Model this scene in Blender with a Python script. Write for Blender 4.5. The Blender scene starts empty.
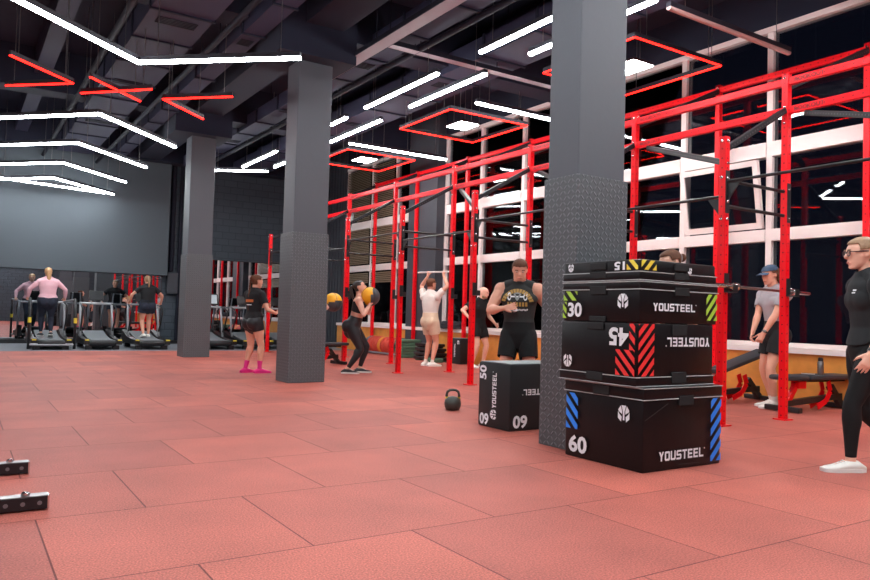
# tuned levels
EXPOSURE = 1.78
TUBE, PANEL, REDT = 15.5, 32.0, 3.5
FLOOR1, FLOOR2 = (190, 99, 84), (168, 87, 76)
import bpy, bmesh, math, random
import numpy as np
from mathutils import Vector, Matrix
from mathutils.bvhtree import BVHTree

random.seed(7)
scene = bpy.context.scene
COL = scene.collection

# ------------------------------------------------------------------ camera, world, exposure
def setup_camera():
    yaw, pitch, roll = math.radians(33.0213), math.radians(1.9657), math.radians(1.6204)
    fw = Vector((math.sin(yaw)*math.cos(pitch), math.cos(yaw)*math.cos(pitch), math.sin(pitch)))
    r0 = Vector((math.cos(yaw), -math.sin(yaw), 0)); u0 = r0.cross(fw)
    r = r0*math.cos(roll) + u0*math.sin(roll); u = u0*math.cos(roll) - r0*math.sin(roll)
    cam = bpy.data.cameras.new('camera'); cam.sensor_width = 36; cam.lens = 36*733.91/870
    cam.clip_start = .05; cam.clip_end = 200
    o = bpy.data.objects.new('camera', cam); COL.objects.link(o)
    o.matrix_world = Matrix(((r.x, u.x, -fw.x, 0), (r.y, u.y, -fw.y, 0), (r.z, u.z, -fw.z, 1.045), (0, 0, 0, 1)))
    scene.camera = o
setup_camera()
scene.view_settings.view_transform = 'Standard'
scene.view_settings.look = 'None'
scene.view_settings.gamma = 1
scene.view_settings.exposure = EXPOSURE
world = bpy.data.worlds.new('night'); scene.world = world; world.use_nodes = True
world.node_tree.nodes['Background'].inputs[0].default_value = (.012, .014, .03, 1)
world.node_tree.nodes['Background'].inputs[1].default_value = .1
scene.cycles.max_bounces = 8
scene.cycles.sample_clamp_indirect = 6

# ------------------------------------------------------------------ materials
def lin(c):
    c = c/255
    return c/12.92 if c <= .04045 else ((c+.055)/1.055)**2.4
def rgb(r, g, b): return (lin(r), lin(g), lin(b), 1)
def mat(name, col, rough=.6, metal=0, emit=0, spec=.5, noise=0, nscale=20, bump=0, bscale=80, ecol=None, coat=0):
    m = bpy.data.materials.new(name); m.use_nodes = True
    nt = m.node_tree; b = nt.nodes['Principled BSDF']
    b.inputs['Base Color'].default_value = col; b.inputs['Roughness'].default_value = rough
    b.inputs['Metallic'].default_value = metal; b.inputs['Specular IOR Level'].default_value = spec
    if coat: b.inputs['Coat Weight'].default_value = coat
    if emit:
        b.inputs['Emission Color'].default_value = ecol or col; b.inputs['Emission Strength'].default_value = emit
    if noise or bump:
        tc = nt.nodes.new('ShaderNodeTexCoord')
    if noise:
        n = nt.nodes.new('ShaderNodeTexNoise'); n.inputs['Scale'].default_value = nscale; n.inputs['Detail'].default_value = 4
        nt.links.new(tc.outputs['Object'], n.inputs['Vector'])
        mx = nt.nodes.new('ShaderNodeMix'); mx.data_type = 'RGBA'
        mx.inputs[6].default_value = tuple(x*(1-noise) for x in col[:3])+(1,)
        mx.inputs[7].default_value = tuple(min(1, x*(1+noise)) for x in col[:3])+(1,)
        nt.links.new(n.outputs[0], mx.inputs[0]); nt.links.new(mx.outputs[2], b.inputs['Base Color'])
    if bump:
        n2 = nt.nodes.new('ShaderNodeTexNoise'); n2.inputs['Scale'].default_value = bscale; n2.inputs['Detail'].default_value = 3
        nt.links.new(tc.outputs['Object'], n2.inputs['Vector'])
        bp = nt.nodes.new('ShaderNodeBump'); bp.inputs['Strength'].default_value = bump; bp.inputs['Distance'].default_value = .01
        nt.links.new(n2.outputs[0], bp.inputs['Height']); nt.links.new(bp.outputs[0], b.inputs['Normal'])
    return m

class NB:   # small helper for writing math nodes
    def __init__(s, m): s.nt = m.node_tree; s.bsdf = s.nt.nodes['Principled BSDF']
    def n(s, t, **k):
        x = s.nt.nodes.new(t)
        for a, v in k.items(): setattr(x, a, v)
        return x
    def put(s, sock, v):
        if isinstance(v, (int, float)): sock.default_value = v
        else: s.nt.links.new(v, sock)
    def m(s, op, a, b=0, c=0):
        x = s.n('ShaderNodeMath', operation=op)
        s.put(x.inputs[0], a); s.put(x.inputs[1], b); s.put(x.inputs[2], c)
        return x.outputs[0]
    def mix(s, f, a, b):
        x = s.n('ShaderNodeMix', data_type='RGBA'); s.put(x.inputs[0], f)
        for i, v in ((6, a), (7, b)):
            if isinstance(v, tuple): x.inputs[i].default_value = v
            else: s.nt.links.new(v, x.inputs[i])
        return x.outputs[2]
    def xyz(s, out='Object'):
        t = s.n('ShaderNodeTexCoord'); p = s.n('ShaderNodeSeparateXYZ'); s.nt.links.new(t.outputs[out], p.inputs[0]); return p.outputs

def floor_material():
    m = mat('red_rubber_tiles', rgb(200, 80, 66), .62, spec=.45); b = NB(m)
    tc = b.n('ShaderNodeTexCoord'); mp = b.n('ShaderNodeMapping')
    mp.inputs['Location'].default_value = (-.361/1.02+20, -.09/.99+20, 0); mp.inputs['Scale'].default_value = (1/1.02, 1/.99, 1)
    b.nt.links.new(tc.outputs['Object'], mp.inputs['Vector'])
    br = b.n('ShaderNodeTexBrick', offset=.5, offset_frequency=2)
    for k, v in (('Scale', 1), ('Mortar Size', .0045), ('Mortar Smooth', .3), ('Brick Width', 1), ('Row Height', 1), ('Bias', 0)): br.inputs[k].default_value = v
    br.inputs['Color1'].default_value = rgb(*FLOOR1); br.inputs['Color2'].default_value = rgb(*FLOOR2)
    br.inputs['Mortar'].default_value = rgb(105, 36, 30)
    b.nt.links.new(mp.outputs[0], br.inputs['Vector'])
    n1 = b.n('ShaderNodeTexNoise'); n1.inputs['Scale'].default_value = 115; n1.inputs['Detail'].default_value = 2
    n2 = b.n('ShaderNodeTexNoise'); n2.inputs['Scale'].default_value = 1.6; n2.inputs['Detail'].default_value = 5
    for n in (n1, n2): b.nt.links.new(tc.outputs['Object'], n.inputs['Vector'])
    f = b.m('ADD', b.m('MULTIPLY_ADD', n1.outputs[0], 2.0, 0), b.m('MULTIPLY_ADD', n2.outputs[0], .7, -.35))
    mul = b.n('ShaderNodeVectorMath', operation='SCALE'); b.nt.links.new(br.outputs['Color'], mul.inputs[0]); b.nt.links.new(f, mul.inputs['Scale'])
    b.nt.links.new(mul.outputs[0], b.bsdf.inputs['Base Color'])
    bp = b.n('ShaderNodeBump'); bp.inputs['Strength'].default_value = .5; bp.inputs['Distance'].default_value = .006
    h = b.m('SUBTRACT', b.m('MULTIPLY', n1.outputs[0], .5), b.m('MULTIPLY', br.outputs['Fac'], 1))
    b.nt.links.new(h, bp.inputs['Height']); b.nt.links.new(bp.outputs[0], b.bsdf.inputs['Normal'])
    return m
def brick_material(name, col, mort):
    m = mat(name, col, .75); b = NB(m); p = b.xyz()
    cb = b.n('ShaderNodeCombineXYZ'); b.put(cb.inputs[0], b.m('ADD', p[0], p[1])); b.put(cb.inputs[1], p[2])
    br = b.n('ShaderNodeTexBrick'); br.inputs['Scale'].default_value = 1
    for k, v in (('Mortar Size', .012), ('Brick Width', .4), ('Row Height', .2)): br.inputs[k].default_value = v
    br.inputs['Color1'].default_value = col; br.inputs['Color2'].default_value = tuple(x*.88 for x in col[:3])+(1,); br.inputs['Mortar'].default_value = mort
    b.nt.links.new(cb.outputs[0], br.inputs['Vector']); b.nt.links.new(br.outputs['Color'], b.bsdf.inputs['Base Color'])
    bp = b.n('ShaderNodeBump', invert=True); bp.inputs['Strength'].default_value = .6; bp.inputs['Distance'].default_value = .02
    b.nt.links.new(br.outputs['Fac'], bp.inputs['Height']); b.nt.links.new(bp.outputs[0], b.bsdf.inputs['Normal'])
    return m
def diamond_material(name, col):
    m = mat(name, col, .48, metal=.1); b = NB(m); p = b.xyz(); s = 22.0
    u = b.m('MULTIPLY', b.m('ADD', p[0], p[1]), s); v = b.m('MULTIPLY', p[2], s)
    par = b.m('MODULO', b.m('ADD', b.m('ADD', b.m('FLOOR', u), b.m('FLOOR', v)), 200), 2)
    fu = b.m('SUBTRACT', b.m('FRACT', u), .5); fv = b.m('SUBTRACT', b.m('FRACT', v), .5)
    sg = b.m('MULTIPLY_ADD', par, 2, -1); fu = b.m('MULTIPLY', fu, sg)
    a = b.m('DIVIDE', b.m('ADD', fu, fv), .80); c = b.m('DIVIDE', b.m('SUBTRACT', fu, fv), .24)
    d = b.m('ADD', b.m('MULTIPLY', a, a), b.m('MULTIPLY', c, c))
    h = b.m('SUBTRACT', 1, b.m('MINIMUM', d, 1))
    bp = b.n('ShaderNodeBump'); bp.inputs['Strength'].default_value = 1; bp.inputs['Distance'].default_value = .008
    b.nt.links.new(h, bp.inputs['Height']); b.nt.links.new(bp.outputs[0], b.bsdf.inputs['Normal'])
    b.nt.links.new(b.mix(b.m('MULTIPLY', h, .35), tuple(x*.85 for x in col[:3])+(1,), rgb(128, 130, 134)), b.bsdf.inputs['Base Color'])
    return m
def perforated_material(name, col, hole, rough=.35, pitch=.05, rad=.009, metal=0, spec=.5):
    m = mat(name, col, rough, metal, spec=spec); b = NB(m); p = b.xyz(); nrm = b.xyz('Normal')
    sel = b.m('GREATER_THAN', b.m('ABSOLUTE', nrm[0]), .5)
    u = b.m('ADD', b.m('MULTIPLY', sel, p[1]), b.m('MULTIPLY', b.m('SUBTRACT', 1, sel), p[0]))
    fz = b.m('MULTIPLY', b.m('SUBTRACT', b.m('FRACT', b.m('DIVIDE', p[2], pitch)), .5), pitch)
    d = b.m('ADD', b.m('MULTIPLY', u, u), b.m('MULTIPLY', fz, fz))
    b.nt.links.new(b.mix(b.m('LESS_THAN', d, rad*rad), col, hole), b.bsdf.inputs['Base Color'])
    return m
def glass_material():
    m = bpy.data.materials.new('window_glass'); m.use_nodes = True; nt = m.node_tree; nt.nodes.clear()
    out = nt.nodes.new('ShaderNodeOutputMaterial'); mx = nt.nodes.new('ShaderNodeMixShader')
    tr = nt.nodes.new('ShaderNodeBsdfTransparent'); gl = nt.nodes.new('ShaderNodeBsdfGlossy'); fr = nt.nodes.new('ShaderNodeFresnel')
    tr.inputs[0].default_value = (.75, .78, .8, 1); gl.inputs['Roughness'].default_value = .015; fr.inputs[0].default_value = 1.5
    nt.links.new(fr.outputs[0], mx.inputs[0]); nt.links.new(tr.outputs[0], mx.inputs[1]); nt.links.new(gl.outputs[0], mx.inputs[2])
    nt.links.new(mx.outputs[0], out.inputs[0]); return m

M = {}
M['floor'] = floor_material()
M['grey_floor'] = mat('grey_rubber', rgb(118, 120, 126), .7, noise=.15, nscale=60)
M['brick'] = brick_material('painted_brick', rgb(68, 77, 87), rgb(54, 62, 71))
M['dark_brick'] = brick_material('dark_brick', rgb(62, 66, 74), rgb(44, 48, 54))
M['board'] = mat('grey_board', rgb(72, 79, 86), .7, noise=.04, nscale=1.5)
M['ceiling'] = mat('ceiling_paint', rgb(28, 31, 52), .85, noise=.1, nscale=3)
M['beam'] = mat('beam_paint', rgb(22, 26, 46), .85)
M['duct'] = mat('duct_metal', rgb(54, 54, 76), .7, spec=.3)
M['tray'] = perforated_material('tray_metal', rgb(120, 92, 100), rgb(40, 30, 36), .5, .05, .016)
M['pipe'] = mat('dark_pipe', rgb(30, 31, 42), .7, spec=.2)
M['col'] = mat('column_paint', rgb(80, 82, 89), .6, bump=.15, bscale=12)
M['plate'] = diamond_material('diamond_plate', rgb(92, 95, 99))
M['wood'] = mat('orange_wood', rgb(222, 146, 66), .45, noise=.25, nscale=6)
M['frame'] = mat('window_frame', rgb(238, 224, 220), .4)
M['glass'] = glass_material()
M['mirror'] = mat('mirror', rgb(205, 208, 212), .01, metal=1)
M['panel'] = mat('dark_panel', rgb(58, 60, 68), .6)
M['red'] = perforated_material('red_steel', rgb(236, 6, 24), rgb(120, 4, 12), .35, .1, .008, spec=.3)
M['blacksteel'] = perforated_material('black_steel', rgb(22, 21, 26), rgb(70, 64, 70), .55, spec=.25)
M['black'] = mat('black_metal', rgb(26, 26, 29), .4, spec=.5)
M['chrome'] = mat('chrome', rgb(205, 200, 200), .18, metal=1)
M['steel'] = mat('steel', rgb(130, 124, 124), .3, metal=.9)
M['tube'] = mat('white_tube', (1, 1, 1, 1), .5, emit=TUBE, ecol=(.90, .97, 1, 1))
M['panel_lamp'] = mat('panel_lamp', (1, 1, 1, 1), .5, emit=PANEL, ecol=(.95, 1, .97, 1))
M['red_tube'] = mat('red_tube', rgb(255, 60, 30), .5, emit=REDT, ecol=(1, .006, .004, 1))
M['off_tube'] = mat('unlit_diffuser', rgb(215, 175, 170), .5)
M['housing'] = mat('lamp_housing', rgb(46, 44, 54), .5)
M['vinyl'] = mat('black_vinyl', rgb(17, 13, 16), .38, spec=.3, bump=.12, bscale=9)
M['vinyl_grey'] = mat('grey_black_vinyl', rgb(38, 40, 42), .5, spec=.3, bump=.1, bscale=9)
M['vinyl_top'] = mat('grey_vinyl_top', rgb(150, 155, 156), .5)
M['velcro'] = mat('velcro', rgb(22, 24, 26), .8)
M['velcro2'] = mat('worn_velcro', rgb(66, 66, 66), .8)
M['piping'] = mat('piping', rgb(170, 172, 172), .5)
M['print_white'] = mat('white_print', rgb(235, 238, 242), .5)
M['blue'] = mat('blue_print', rgb(44, 140, 250), .5)
M['green_print'] = mat('lime_print', rgb(170, 210, 70), .5)
M['red_print'] = mat('red_print', rgb(236, 52, 52), .5)
M['yellow'] = mat('yellow_print', rgb(240, 215, 70), .5)
M['gold'] = mat('gold_print', rgb(190, 150, 78), .6)
M['orange_print'] = mat('orange_print', rgb(200, 112, 52), .6)
M['pad'] = mat('bench_pad', rgb(52, 53, 58), .5)
M['grey_metal'] = mat('grey_metal', rgb(168, 170, 175), .4, metal=.2)
M['belt'] = mat('tread_belt', rgb(118, 122, 126), .6, noise=.1)
M['screen'] = mat('treadmill_screen', rgb(190, 205, 212), .3)
M['green_mat'] = mat('green_mat', rgb(88, 120, 96), .8)
M['bump_red'] = mat('red_bumper', rgb(200, 66, 48), .6)
M['bump_orange'] = mat('orange_bumper', rgb(224, 140, 44), .6)
M['bump_grey'] = mat('grey_bumper', rgb(92, 98, 104), .6)
M['bump_black'] = mat('black_bumper', rgb(34, 34, 36), .6)
M['iron'] = mat('cast_iron', rgb(74, 76, 72), .4, metal=.4, noise=.3, nscale=25)
M['ball_yellow'] = mat('ball_yellow', rgb(248, 176, 20), .5)
M['ball_grey'] = mat('ball_grey', rgb(72, 76, 80), .5)
M['rope'] = mat('rope', rgb(44, 44, 50), .9)
M['blind'] = mat('blind_slat', rgb(124, 106, 86), .6)
M['parasol'] = mat('parasol_cloth', rgb(160, 60, 60), .8)
M['ground'] = mat('outside_ground', rgb(120, 122, 128), .9)
M['black_holed'] = perforated_material('black_holed_steel', rgb(30, 28, 32), rgb(112, 106, 110), .35, .075, .011, metal=.2)
M['leaf'] = mat('dark_leaves', rgb(70, 80, 110), .9, noise=.5, nscale=8)

def skin(n, c): return mat(n, rgb(*c), .5, noise=.06, nscale=14)
M['skin_a'] = skin('skin_warm', (228, 164, 138)); M['skin_b'] = skin('skin_light', (236, 180, 156)); M['skin_c'] = skin('skin_tan', (214, 148, 120))
def cloth(n, c, r=.85): return mat(n, rgb(*c), r, noise=.12, nscale=9, bump=.25, bscale=14)
for k, c in dict(c_black=(22, 23, 26), c_char=(32, 35, 38), c_jet=(12, 13, 16), c_tank=(44, 46, 46), c_pink=(236, 186, 196), c_white=(236, 226, 218), c_beige=(226, 200, 172), c_grey=(170, 164, 168), c_navy=(34, 40, 56)).items():
    M[k] = cloth('cloth'+k[1:], c)
M['leggings'] = mat('shiny_leggings', rgb(34, 36, 40), .42, noise=.1)
M['magenta'] = cloth('magenta_cloth', (226, 44, 132)); M['cap_blue'] = cloth('cap_cloth', (62, 80, 104))
M['shoe_white'] = mat('white_shoe', rgb(238, 234, 226), .5, noise=.06); M['shoe_black'] = mat('black_shoe', rgb(40, 40, 44), .6); M['sole'] = mat('white_sole', rgb(232, 228, 224), .5)
M['hair_brown'] = mat('brown_hair', rgb(96, 58, 40), .65, spec=.25, noise=.4, nscale=60); M['hair_dark'] = mat('dark_hair', rgb(48, 38, 36), .45, noise=.4, nscale=60)
M['hair_blond'] = mat('blond_hair', rgb(196, 150, 104), .5, noise=.35, nscale=60); M['hair_fair'] = mat('fair_hair', rgb(150, 116, 86), .5, noise=.35, nscale=60)
M['eye_white'] = mat('eye_white', rgb(230, 224, 220), .3); M['iris'] = mat('iris', rgb(34, 26, 22), .3); M['lip'] = mat('lips', rgb(176, 92, 84), .5)
M['glasses'] = mat('glasses_frame', rgb(64, 22, 34), .4); M['lens'] = bpy.data.materials.new('clear_lens'); M['lens'].use_nodes = True; M['lens'].node_tree.nodes['Principled BSDF'].inputs['Alpha'].default_value = .08
M['tooth'] = M['print_white']

# ------------------------------------------------------------------ mesh building
class MB:
    def __init__(s): s.v = []; s.f = []; s.mi = []; s.cur = 0
    def add(s, vs, fs):
        b = len(s.v); s.v += [tuple(p) for p in vs]; s.f += [tuple(i+b for i in f) for f in fs]; s.mi += [s.cur]*len(fs); return s
    def box(s, lo, hi, bev=0):
        x0, y0, z0 = lo; x1, y1, z1 = hi
        if bev <= 0:
            vs = [(x0,y0,z0),(x1,y0,z0),(x1,y1,z0),(x0,y1,z0),(x0,y0,z1),(x1,y0,z1),(x1,y1,z1),(x0,y1,z1)]
            return s.add(vs, [(0,3,2,1),(4,5,6,7),(0,1,5,4),(1,2,6,5),(2,3,7,6),(3,0,4,7)])
        bm = bmesh.new(); bmesh.ops.create_cube(bm, size=1)
        for v in bm.verts: v.co = Vector(((x0+x1)/2+v.co.x*(x1-x0), (y0+y1)/2+v.co.y*(y1-y0), (z0+z1)/2+v.co.z*(z1-z0)))
        bmesh.ops.bevel(bm, geom=bm.edges[:], offset=bev, segments=2, affect='EDGES', profile=.5)
        bm.verts.index_update()
        s.add([v.co.copy() for v in bm.verts], [[v.index for v in f.verts] for f in bm.faces]); bm.free(); return s
    def obox(s, a, b, w, h, up=(0,0,1)):   # box beam from a to b, w wide and h high
        a = Vector(a); b = Vector(b); d = (b-a).normalized(); r = d.cross(Vector(up))
        if r.length < 1e-4: r = Vector((1,0,0))
        r.normalize(); u = r.cross(d)
        vs = [p+r*x+u*y for p in (a, b) for x, y in ((-w/2,-h/2),(w/2,-h/2),(w/2,h/2),(-w/2,h/2))]
        return s.add(vs, [(0,1,2,3),(7,6,5,4),(0,4,5,1),(1,5,6,2),(2,6,7,3),(3,7,4,0)])
    def tube(s, pts, r, n=10, close=False):
        pts = [Vector(p) for p in pts]; rs = r if isinstance(r, (list, tuple)) else [r]*len(pts)
        vs = []; fs = []; ref = None; k = len(pts)
        for i, p in enumerate(pts):
            d = (pts[(i+1) % k]-pts[i-1]) if close else (pts[min(i+1, k-1)]-pts[max(i-1, 0)])
            d.normalize()
            if ref is None: ref = Vector((0,0,1)) if abs(d.z) < .9 else Vector((1,0,0))
            x = ref - d*ref.dot(d)
            if x.length < 1e-5: x = d.orthogonal()
            x.normalize(); y = d.cross(x); ref = x
            for j in range(n):
                a = 2*math.pi*j/n; vs.append(p+(x*math.cos(a)+y*math.sin(a))*rs[i])
        for i in range(k if close else k-1):
            i2 = (i+1) % k
            for j in range(n): fs.append((i*n+j, i*n+(j+1) % n, i2*n+(j+1) % n, i2*n+j))
        if not close: fs += [tuple(range(n))[::-1], tuple(range((k-1)*n, k*n))]
        return s.add(vs, fs)
    def lathe(s, prof, center=(0,0,0), n=24, axis='z'):
        vs = []; fs = []; c = Vector(center); k = len(prof)
        for r, z in prof:
            for j in range(n):
                a = 2*math.pi*j/n; p = (r*math.cos(a), r*math.sin(a), z)
                if axis == 'x': p = (z, p[0], p[1])
                if axis == 'y': p = (p[1], z, p[0])
                vs.append(c+Vector(p))
        for i in range(k-1):
            for j in range(n): fs.append((i*n+j, i*n+(j+1) % n, (i+1)*n+(j+1) % n, (i+1)*n+j))
        fs += [tuple(range(n))[::-1], tuple(range((k-1)*n, k*n))]
        return s.add(vs, fs)
    def ell(s, c, rx, ry, rz, nu=16, nv=10, rot=None):
        vs = []; fs = []; c = Vector(c)
        for i in range(nv+1):
            t = math.pi*i/nv
            for j in range(nu):
                a = 2*math.pi*j/nu; p = Vector((rx*math.sin(t)*math.cos(a), ry*math.sin(t)*math.sin(a), rz*math.cos(t)))
                if rot is not None: p = rot @ p
                vs.append(c+p)
        for i in range(nv):
            for j in range(nu): fs.append((i*nu+j, (i+1)*nu+j, (i+1)*nu+(j+1) % nu, i*nu+(j+1) % nu))
        return s.add(vs, fs)
    def prism(s, poly, a, b, plane='xz'):  # polygon in a plane swept from a to b along the third axis
        k = len(poly)
        def P(p, t): return {'xz': (p[0], t, p[1]), 'yz': (t, p[0], p[1]), 'xy': (p[0], p[1], t)}[plane]
        return s.add([P(p, a) for p in poly]+[P(p, b) for p in poly],
                     [tuple(range(k)), tuple(range(k, 2*k))[::-1]]+[(i, k+i, k+(i+1) % k, (i+1) % k) for i in range(k)])
    def build(s, name, m, parent=None, loc=None, rot=None, smooth=False, fix=True):
        me = bpy.data.meshes.new(name); me.from_pydata(s.v, [], s.f)
        ms = m if isinstance(m, (list, tuple)) else [m]
        for x in ms: me.materials.append(x)
        if len(ms) > 1: me.polygons.foreach_set('material_index', s.mi)
        if fix:
            bm = bmesh.new(); bm.from_mesh(me); bmesh.ops.recalc_face_normals(bm, faces=bm.faces[:]); bm.to_mesh(me); bm.free()
        if smooth:
            for p in me.polygons: p.use_smooth = True
            if smooth == 'angle':
                try: me.set_sharp_from_angle(angle=math.radians(40))
                except Exception: pass
        o = bpy.data.objects.new(name, me); COL.objects.link(o)
        if parent: o.parent = parent
        if loc is not None: o.location = loc
        if rot is not None: o.rotation_euler = rot
        return o

def tag(o, label=None, cat=None, group=None, kind=None):
    if label: o['label'] = label
    if cat: o['category'] = cat
    if group: o['group'] = group
    if kind: o['kind'] = kind
    return o
def empty(name, loc, label, cat, group=None, rz=0, kind=None):
    o = bpy.data.objects.new(name, None); COL.objects.link(o); o.location = loc; o.rotation_euler = (0, 0, rz)
    o.empty_display_size = .1
    return tag(o, label, cat, group, kind)
def copy_tree(o, parent=None):
    c = o.copy(); COL.objects.link(c)
    if parent: c.parent = parent
    for ch in list(o.children): copy_tree(ch, c)
    return c
def struct(o, label, cat='structure'): return tag(o, label, cat, kind='structure')

# ------------------------------------------------------------------ flat print on surfaces
def font_polys(text, size=1, bold=.0, sx=1):
    cu = bpy.data.curves.new('t', 'FONT'); cu.body = text; cu.size = size; cu.offset = bold; cu.resolution_u = 3
    ob = bpy.data.objects.new('t', cu); COL.objects.link(ob)
    dg = bpy.context.evaluated_depsgraph_get(); me = ob.evaluated_get(dg).to_mesh()
    pts = [(v.co.x*sx, v.co.y) for v in me.vertices]; polys = [[pts[i] for i in p.vertices] for p in me.polygons]
    ob.evaluated_get(dg).to_mesh_clear(); bpy.data.objects.remove(ob); bpy.data.curves.remove(cu)
    return polys
def ring(x0, y0, x1, y1, t, c):
    def octo(a, b, d, e, k): return [(a+k,b),(d-k,b),(d,b+k),(d,e-k),(d-k,e),(a+k,e),(a,e-k),(a,b+k)]
    o = octo(x0,y0,x1,y1,c); i = octo(x0+t,y0+t,x1-t,y1-t,max(.02,c-t*.5))
    return [[o[k], o[(k+1) % 8], i[(k+1) % 8], i[k]] for k in range(8)]
GL = {
 'Y': [[(0,1),(.26,1),(.4,.7),(.28,.45)], [(.54,1),(.8,1),(.52,.45),(.4,.7)], [(.28,.45),(.4,.7),(.52,.45),(.52,0),(.28,0)]],
 'O': ring(0,0,.8,1,.22,.12),
 'U': [[(0,1),(.22,1),(.22,.22),(0,.12)], [(.58,1),(.8,1),(.8,.12),(.58,.22)], [(0,.12),(.22,.22),(.58,.22),(.8,.12),(.68,0),(.12,0)]],
 'S': [[(.12,1),(.8,1),(.8,.8),(.22,.8),(0,.88)], [(0,.88),(.22,.8),(.22,.6),(0,.48)], [(0,.48),(.22,.6),(.7,.6),(.58,.4),(.1,.4)], [(.7,.6),(.8,.5),(.8,.12),(.58,.2),(.58,.4)], [(0,.2),(.58,.2),(.8,.12),(.68,0),(0,0)]],
 'T': [[(0,1),(.8,1),(.8,.8),(0,.8)], [(.29,.8),(.51,.8),(.51,0),(.29,0)]],
 'E': [[(0,1),(.22,1),(.22,0),(0,0)], [(.22,1),(.75,1),(.75,.8),(.22,.8)], [(.22,.6),(.7,.6),(.7,.4),(.22,.4)], [(.22,.2),(.75,.2),(.75,0),(.22,0)]],
 'L': [[(0,1),(.22,1),(.22,0),(0,0)], [(.22,.2),(.75,.2),(.75,0),(.22,0)]]}
def yousteel(w):   # the word as polygons, w wide, starting at the origin
    out = []; x = 0
    for ch in 'YOUSTEEL':
        out += [[(x+p[0], p[1]) for p in q] for q in GL[ch]]; x += .92
    out += ring(x-.1, .84, x+.06, 1, .05, .04)
    k = w/(x-.04); return [[(p[0]*k, p[1]*k*1.02) for p in q] for q in out]
def helmet(h):
    half = [[(.24,.98),(.36,.64),(.36,.46),(.06,.62),(.02,.72)], [(0,.62),(0,.2),(.28,0),(.33,.3),(.12,.46)]]
    out = [[(.3,1),(.7,1),(.57,.62),(.57,.1),(.43,.1),(.43,.62)]]
    out += half+[[(1-p[0], p[1]) for p in q[::-1]] for q in half]
    return [[((p[0]-.5)*h*.92, (p[1]-.5)*h) for p in q] for q in out]
def clip(poly, x0, y0, x1, y1):
    for ax, v, s in ((0,x0,1),(0,x1,-1),(1,y0,1),(1,y1,-1)):
        o = []
        for i, p in enumerate(poly):
            q = poly[(i+1) % len(poly)]; a = (p[ax]-v)*s; b = (q[ax]-v)*s
            if a >= 0: o.append(p)
            if a*b < 0: t = a/(a-b); o.append((p[0]+(q[0]-p[0])*t, p[1]+(q[1]-p[1])*t))
        poly = o
        if len(poly) < 3: return []
    return poly
def stripes(x0, y0, x1, y1, per, slope, fill=.55, ph=0):
    out = []; y = y0-abs(slope)*(x1-x0)-per+ph
    while y < y1+abs(slope)*(x1-x0)+per:
        b = y if slope > 0 else y+abs(slope)*(x1-x0)
        q = clip([(x0,b),(x1,b+slope*(x1-x0)),(x1,b+slope*(x1-x0)+per*fill),(x0,b+per*fill)], x0,y0,x1,y1)
        if q: out.append(q)
        y += per
    return out
def xf(polys, dx=0, dy=0, rot=0, sx=1, sy=1):
    c, s = math.cos(rot), math.sin(rot)
    return [[(p[0]*sx*c-p[1]*sy*s+dx, p[0]*sx*s+p[1]*sy*c+dy) for p in q] for q in polys]
def bounds(polys):
    xs = [p[0] for q in polys for p in q]; ys = [p[1] for q in polys for p in q]; return min(xs), min(ys), max(xs), max(ys)
def centre(polys, cx, cy, rot=0, sx=1, sy=1):
    b = bounds(polys); return xf(xf(polys, -(b[0]+b[2])/2, -(b[1]+b[3])/2), cx, cy, rot, sx, sy)
def decal(name, polys, origin, u, v, m, parent, off=.0015):
    o3, u, v = Vector(origin), Vector(u), Vector(v); n = u.cross(v).normalized()
    mb = MB()
    for q in polys: mb.add([o3+u*p[0]+v*p[1]+n*off for p in q], [tuple(range(len(q)))])
    return mb.build(name, m, parent, fix=False)
# ================================================================== the setting
XW, YB, ZC = 9.7, 22.3, 6.0
struct(MB().box((-7, -5, -.1), (XW+.2, 18.45, 0)).build('floor', M['floor']), 'red rubber tile floor of the gym hall', 'floor')
struct(MB().box((-7, 18.45, -.1), (XW+.2, YB, -.002)).build('floor', M['grey_floor']), 'grey rubber floor strip under the treadmills', 'floor')
struct(MB().box((-7.2, -5.2, ZC), (XW+.4, YB+.3, ZC+.2)).build('ceiling', M['ceiling']), 'dark painted concrete ceiling slab', 'ceiling')
struct(MB().box((-7.2, YB, 0), (XW+.4, YB+.3, ZC)).build('wall_back', M['brick']), 'blue grey painted brick back wall', 'wall')
struct(MB().box((-7.2, -5.2, 0), (-7, YB, ZC)).build('wall_left', M['dark_brick']), 'dark brick wall on the left side', 'wall')
struct(MB().box((-7, -5.2, 0), (XW+.4, -5, ZC)).build('wall_front', M['dark_brick']), 'dark brick wall behind the viewer', 'wall')
# window wall: wainscot, sill, head, closed stretches
struct(MB().box((9.5, -5, 0), (9.95, 19.9, .665)).build('trim_1', M['wood']), 'orange stained wooden wainscot below the windows', 'wainscot')
struct(MB().box((9.46, -5, .668), (9.95, 19.9, .745)).build('trim_2', M['frame']), 'long white window sill above the wooden wainscot', 'sill')
struct(MB().box((XW, -5, 5.35), (XW+.3, 19.9, ZC)).build('wall_right', M['beam']), 'dark strip of wall above the windows', 'wall')
struct(MB().box((XW, -5, .75), (XW+.3, 1.7, 5.35)).build('wall_right', M['panel']), 'closed dark wall beside the first window', 'wall')
w = MB(); w.box((XW-.1, 19.9, 0), (XW+.3, YB, ZC))
for i in range(12): w.box((XW-.13, 19.95+i*.2, 0), (XW-.1, 20.07+i*.2, ZC))
struct(w.build('wall_right', M['panel']), 'dark ribbed wall panel beyond the last window', 'wall')
struct(MB().box((9.475, 14.6, 0), (9.95, 15.9, 5.9)).build('column', M['panel']), 'dark grey wall pier standing between the windows', 'pier')

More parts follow.
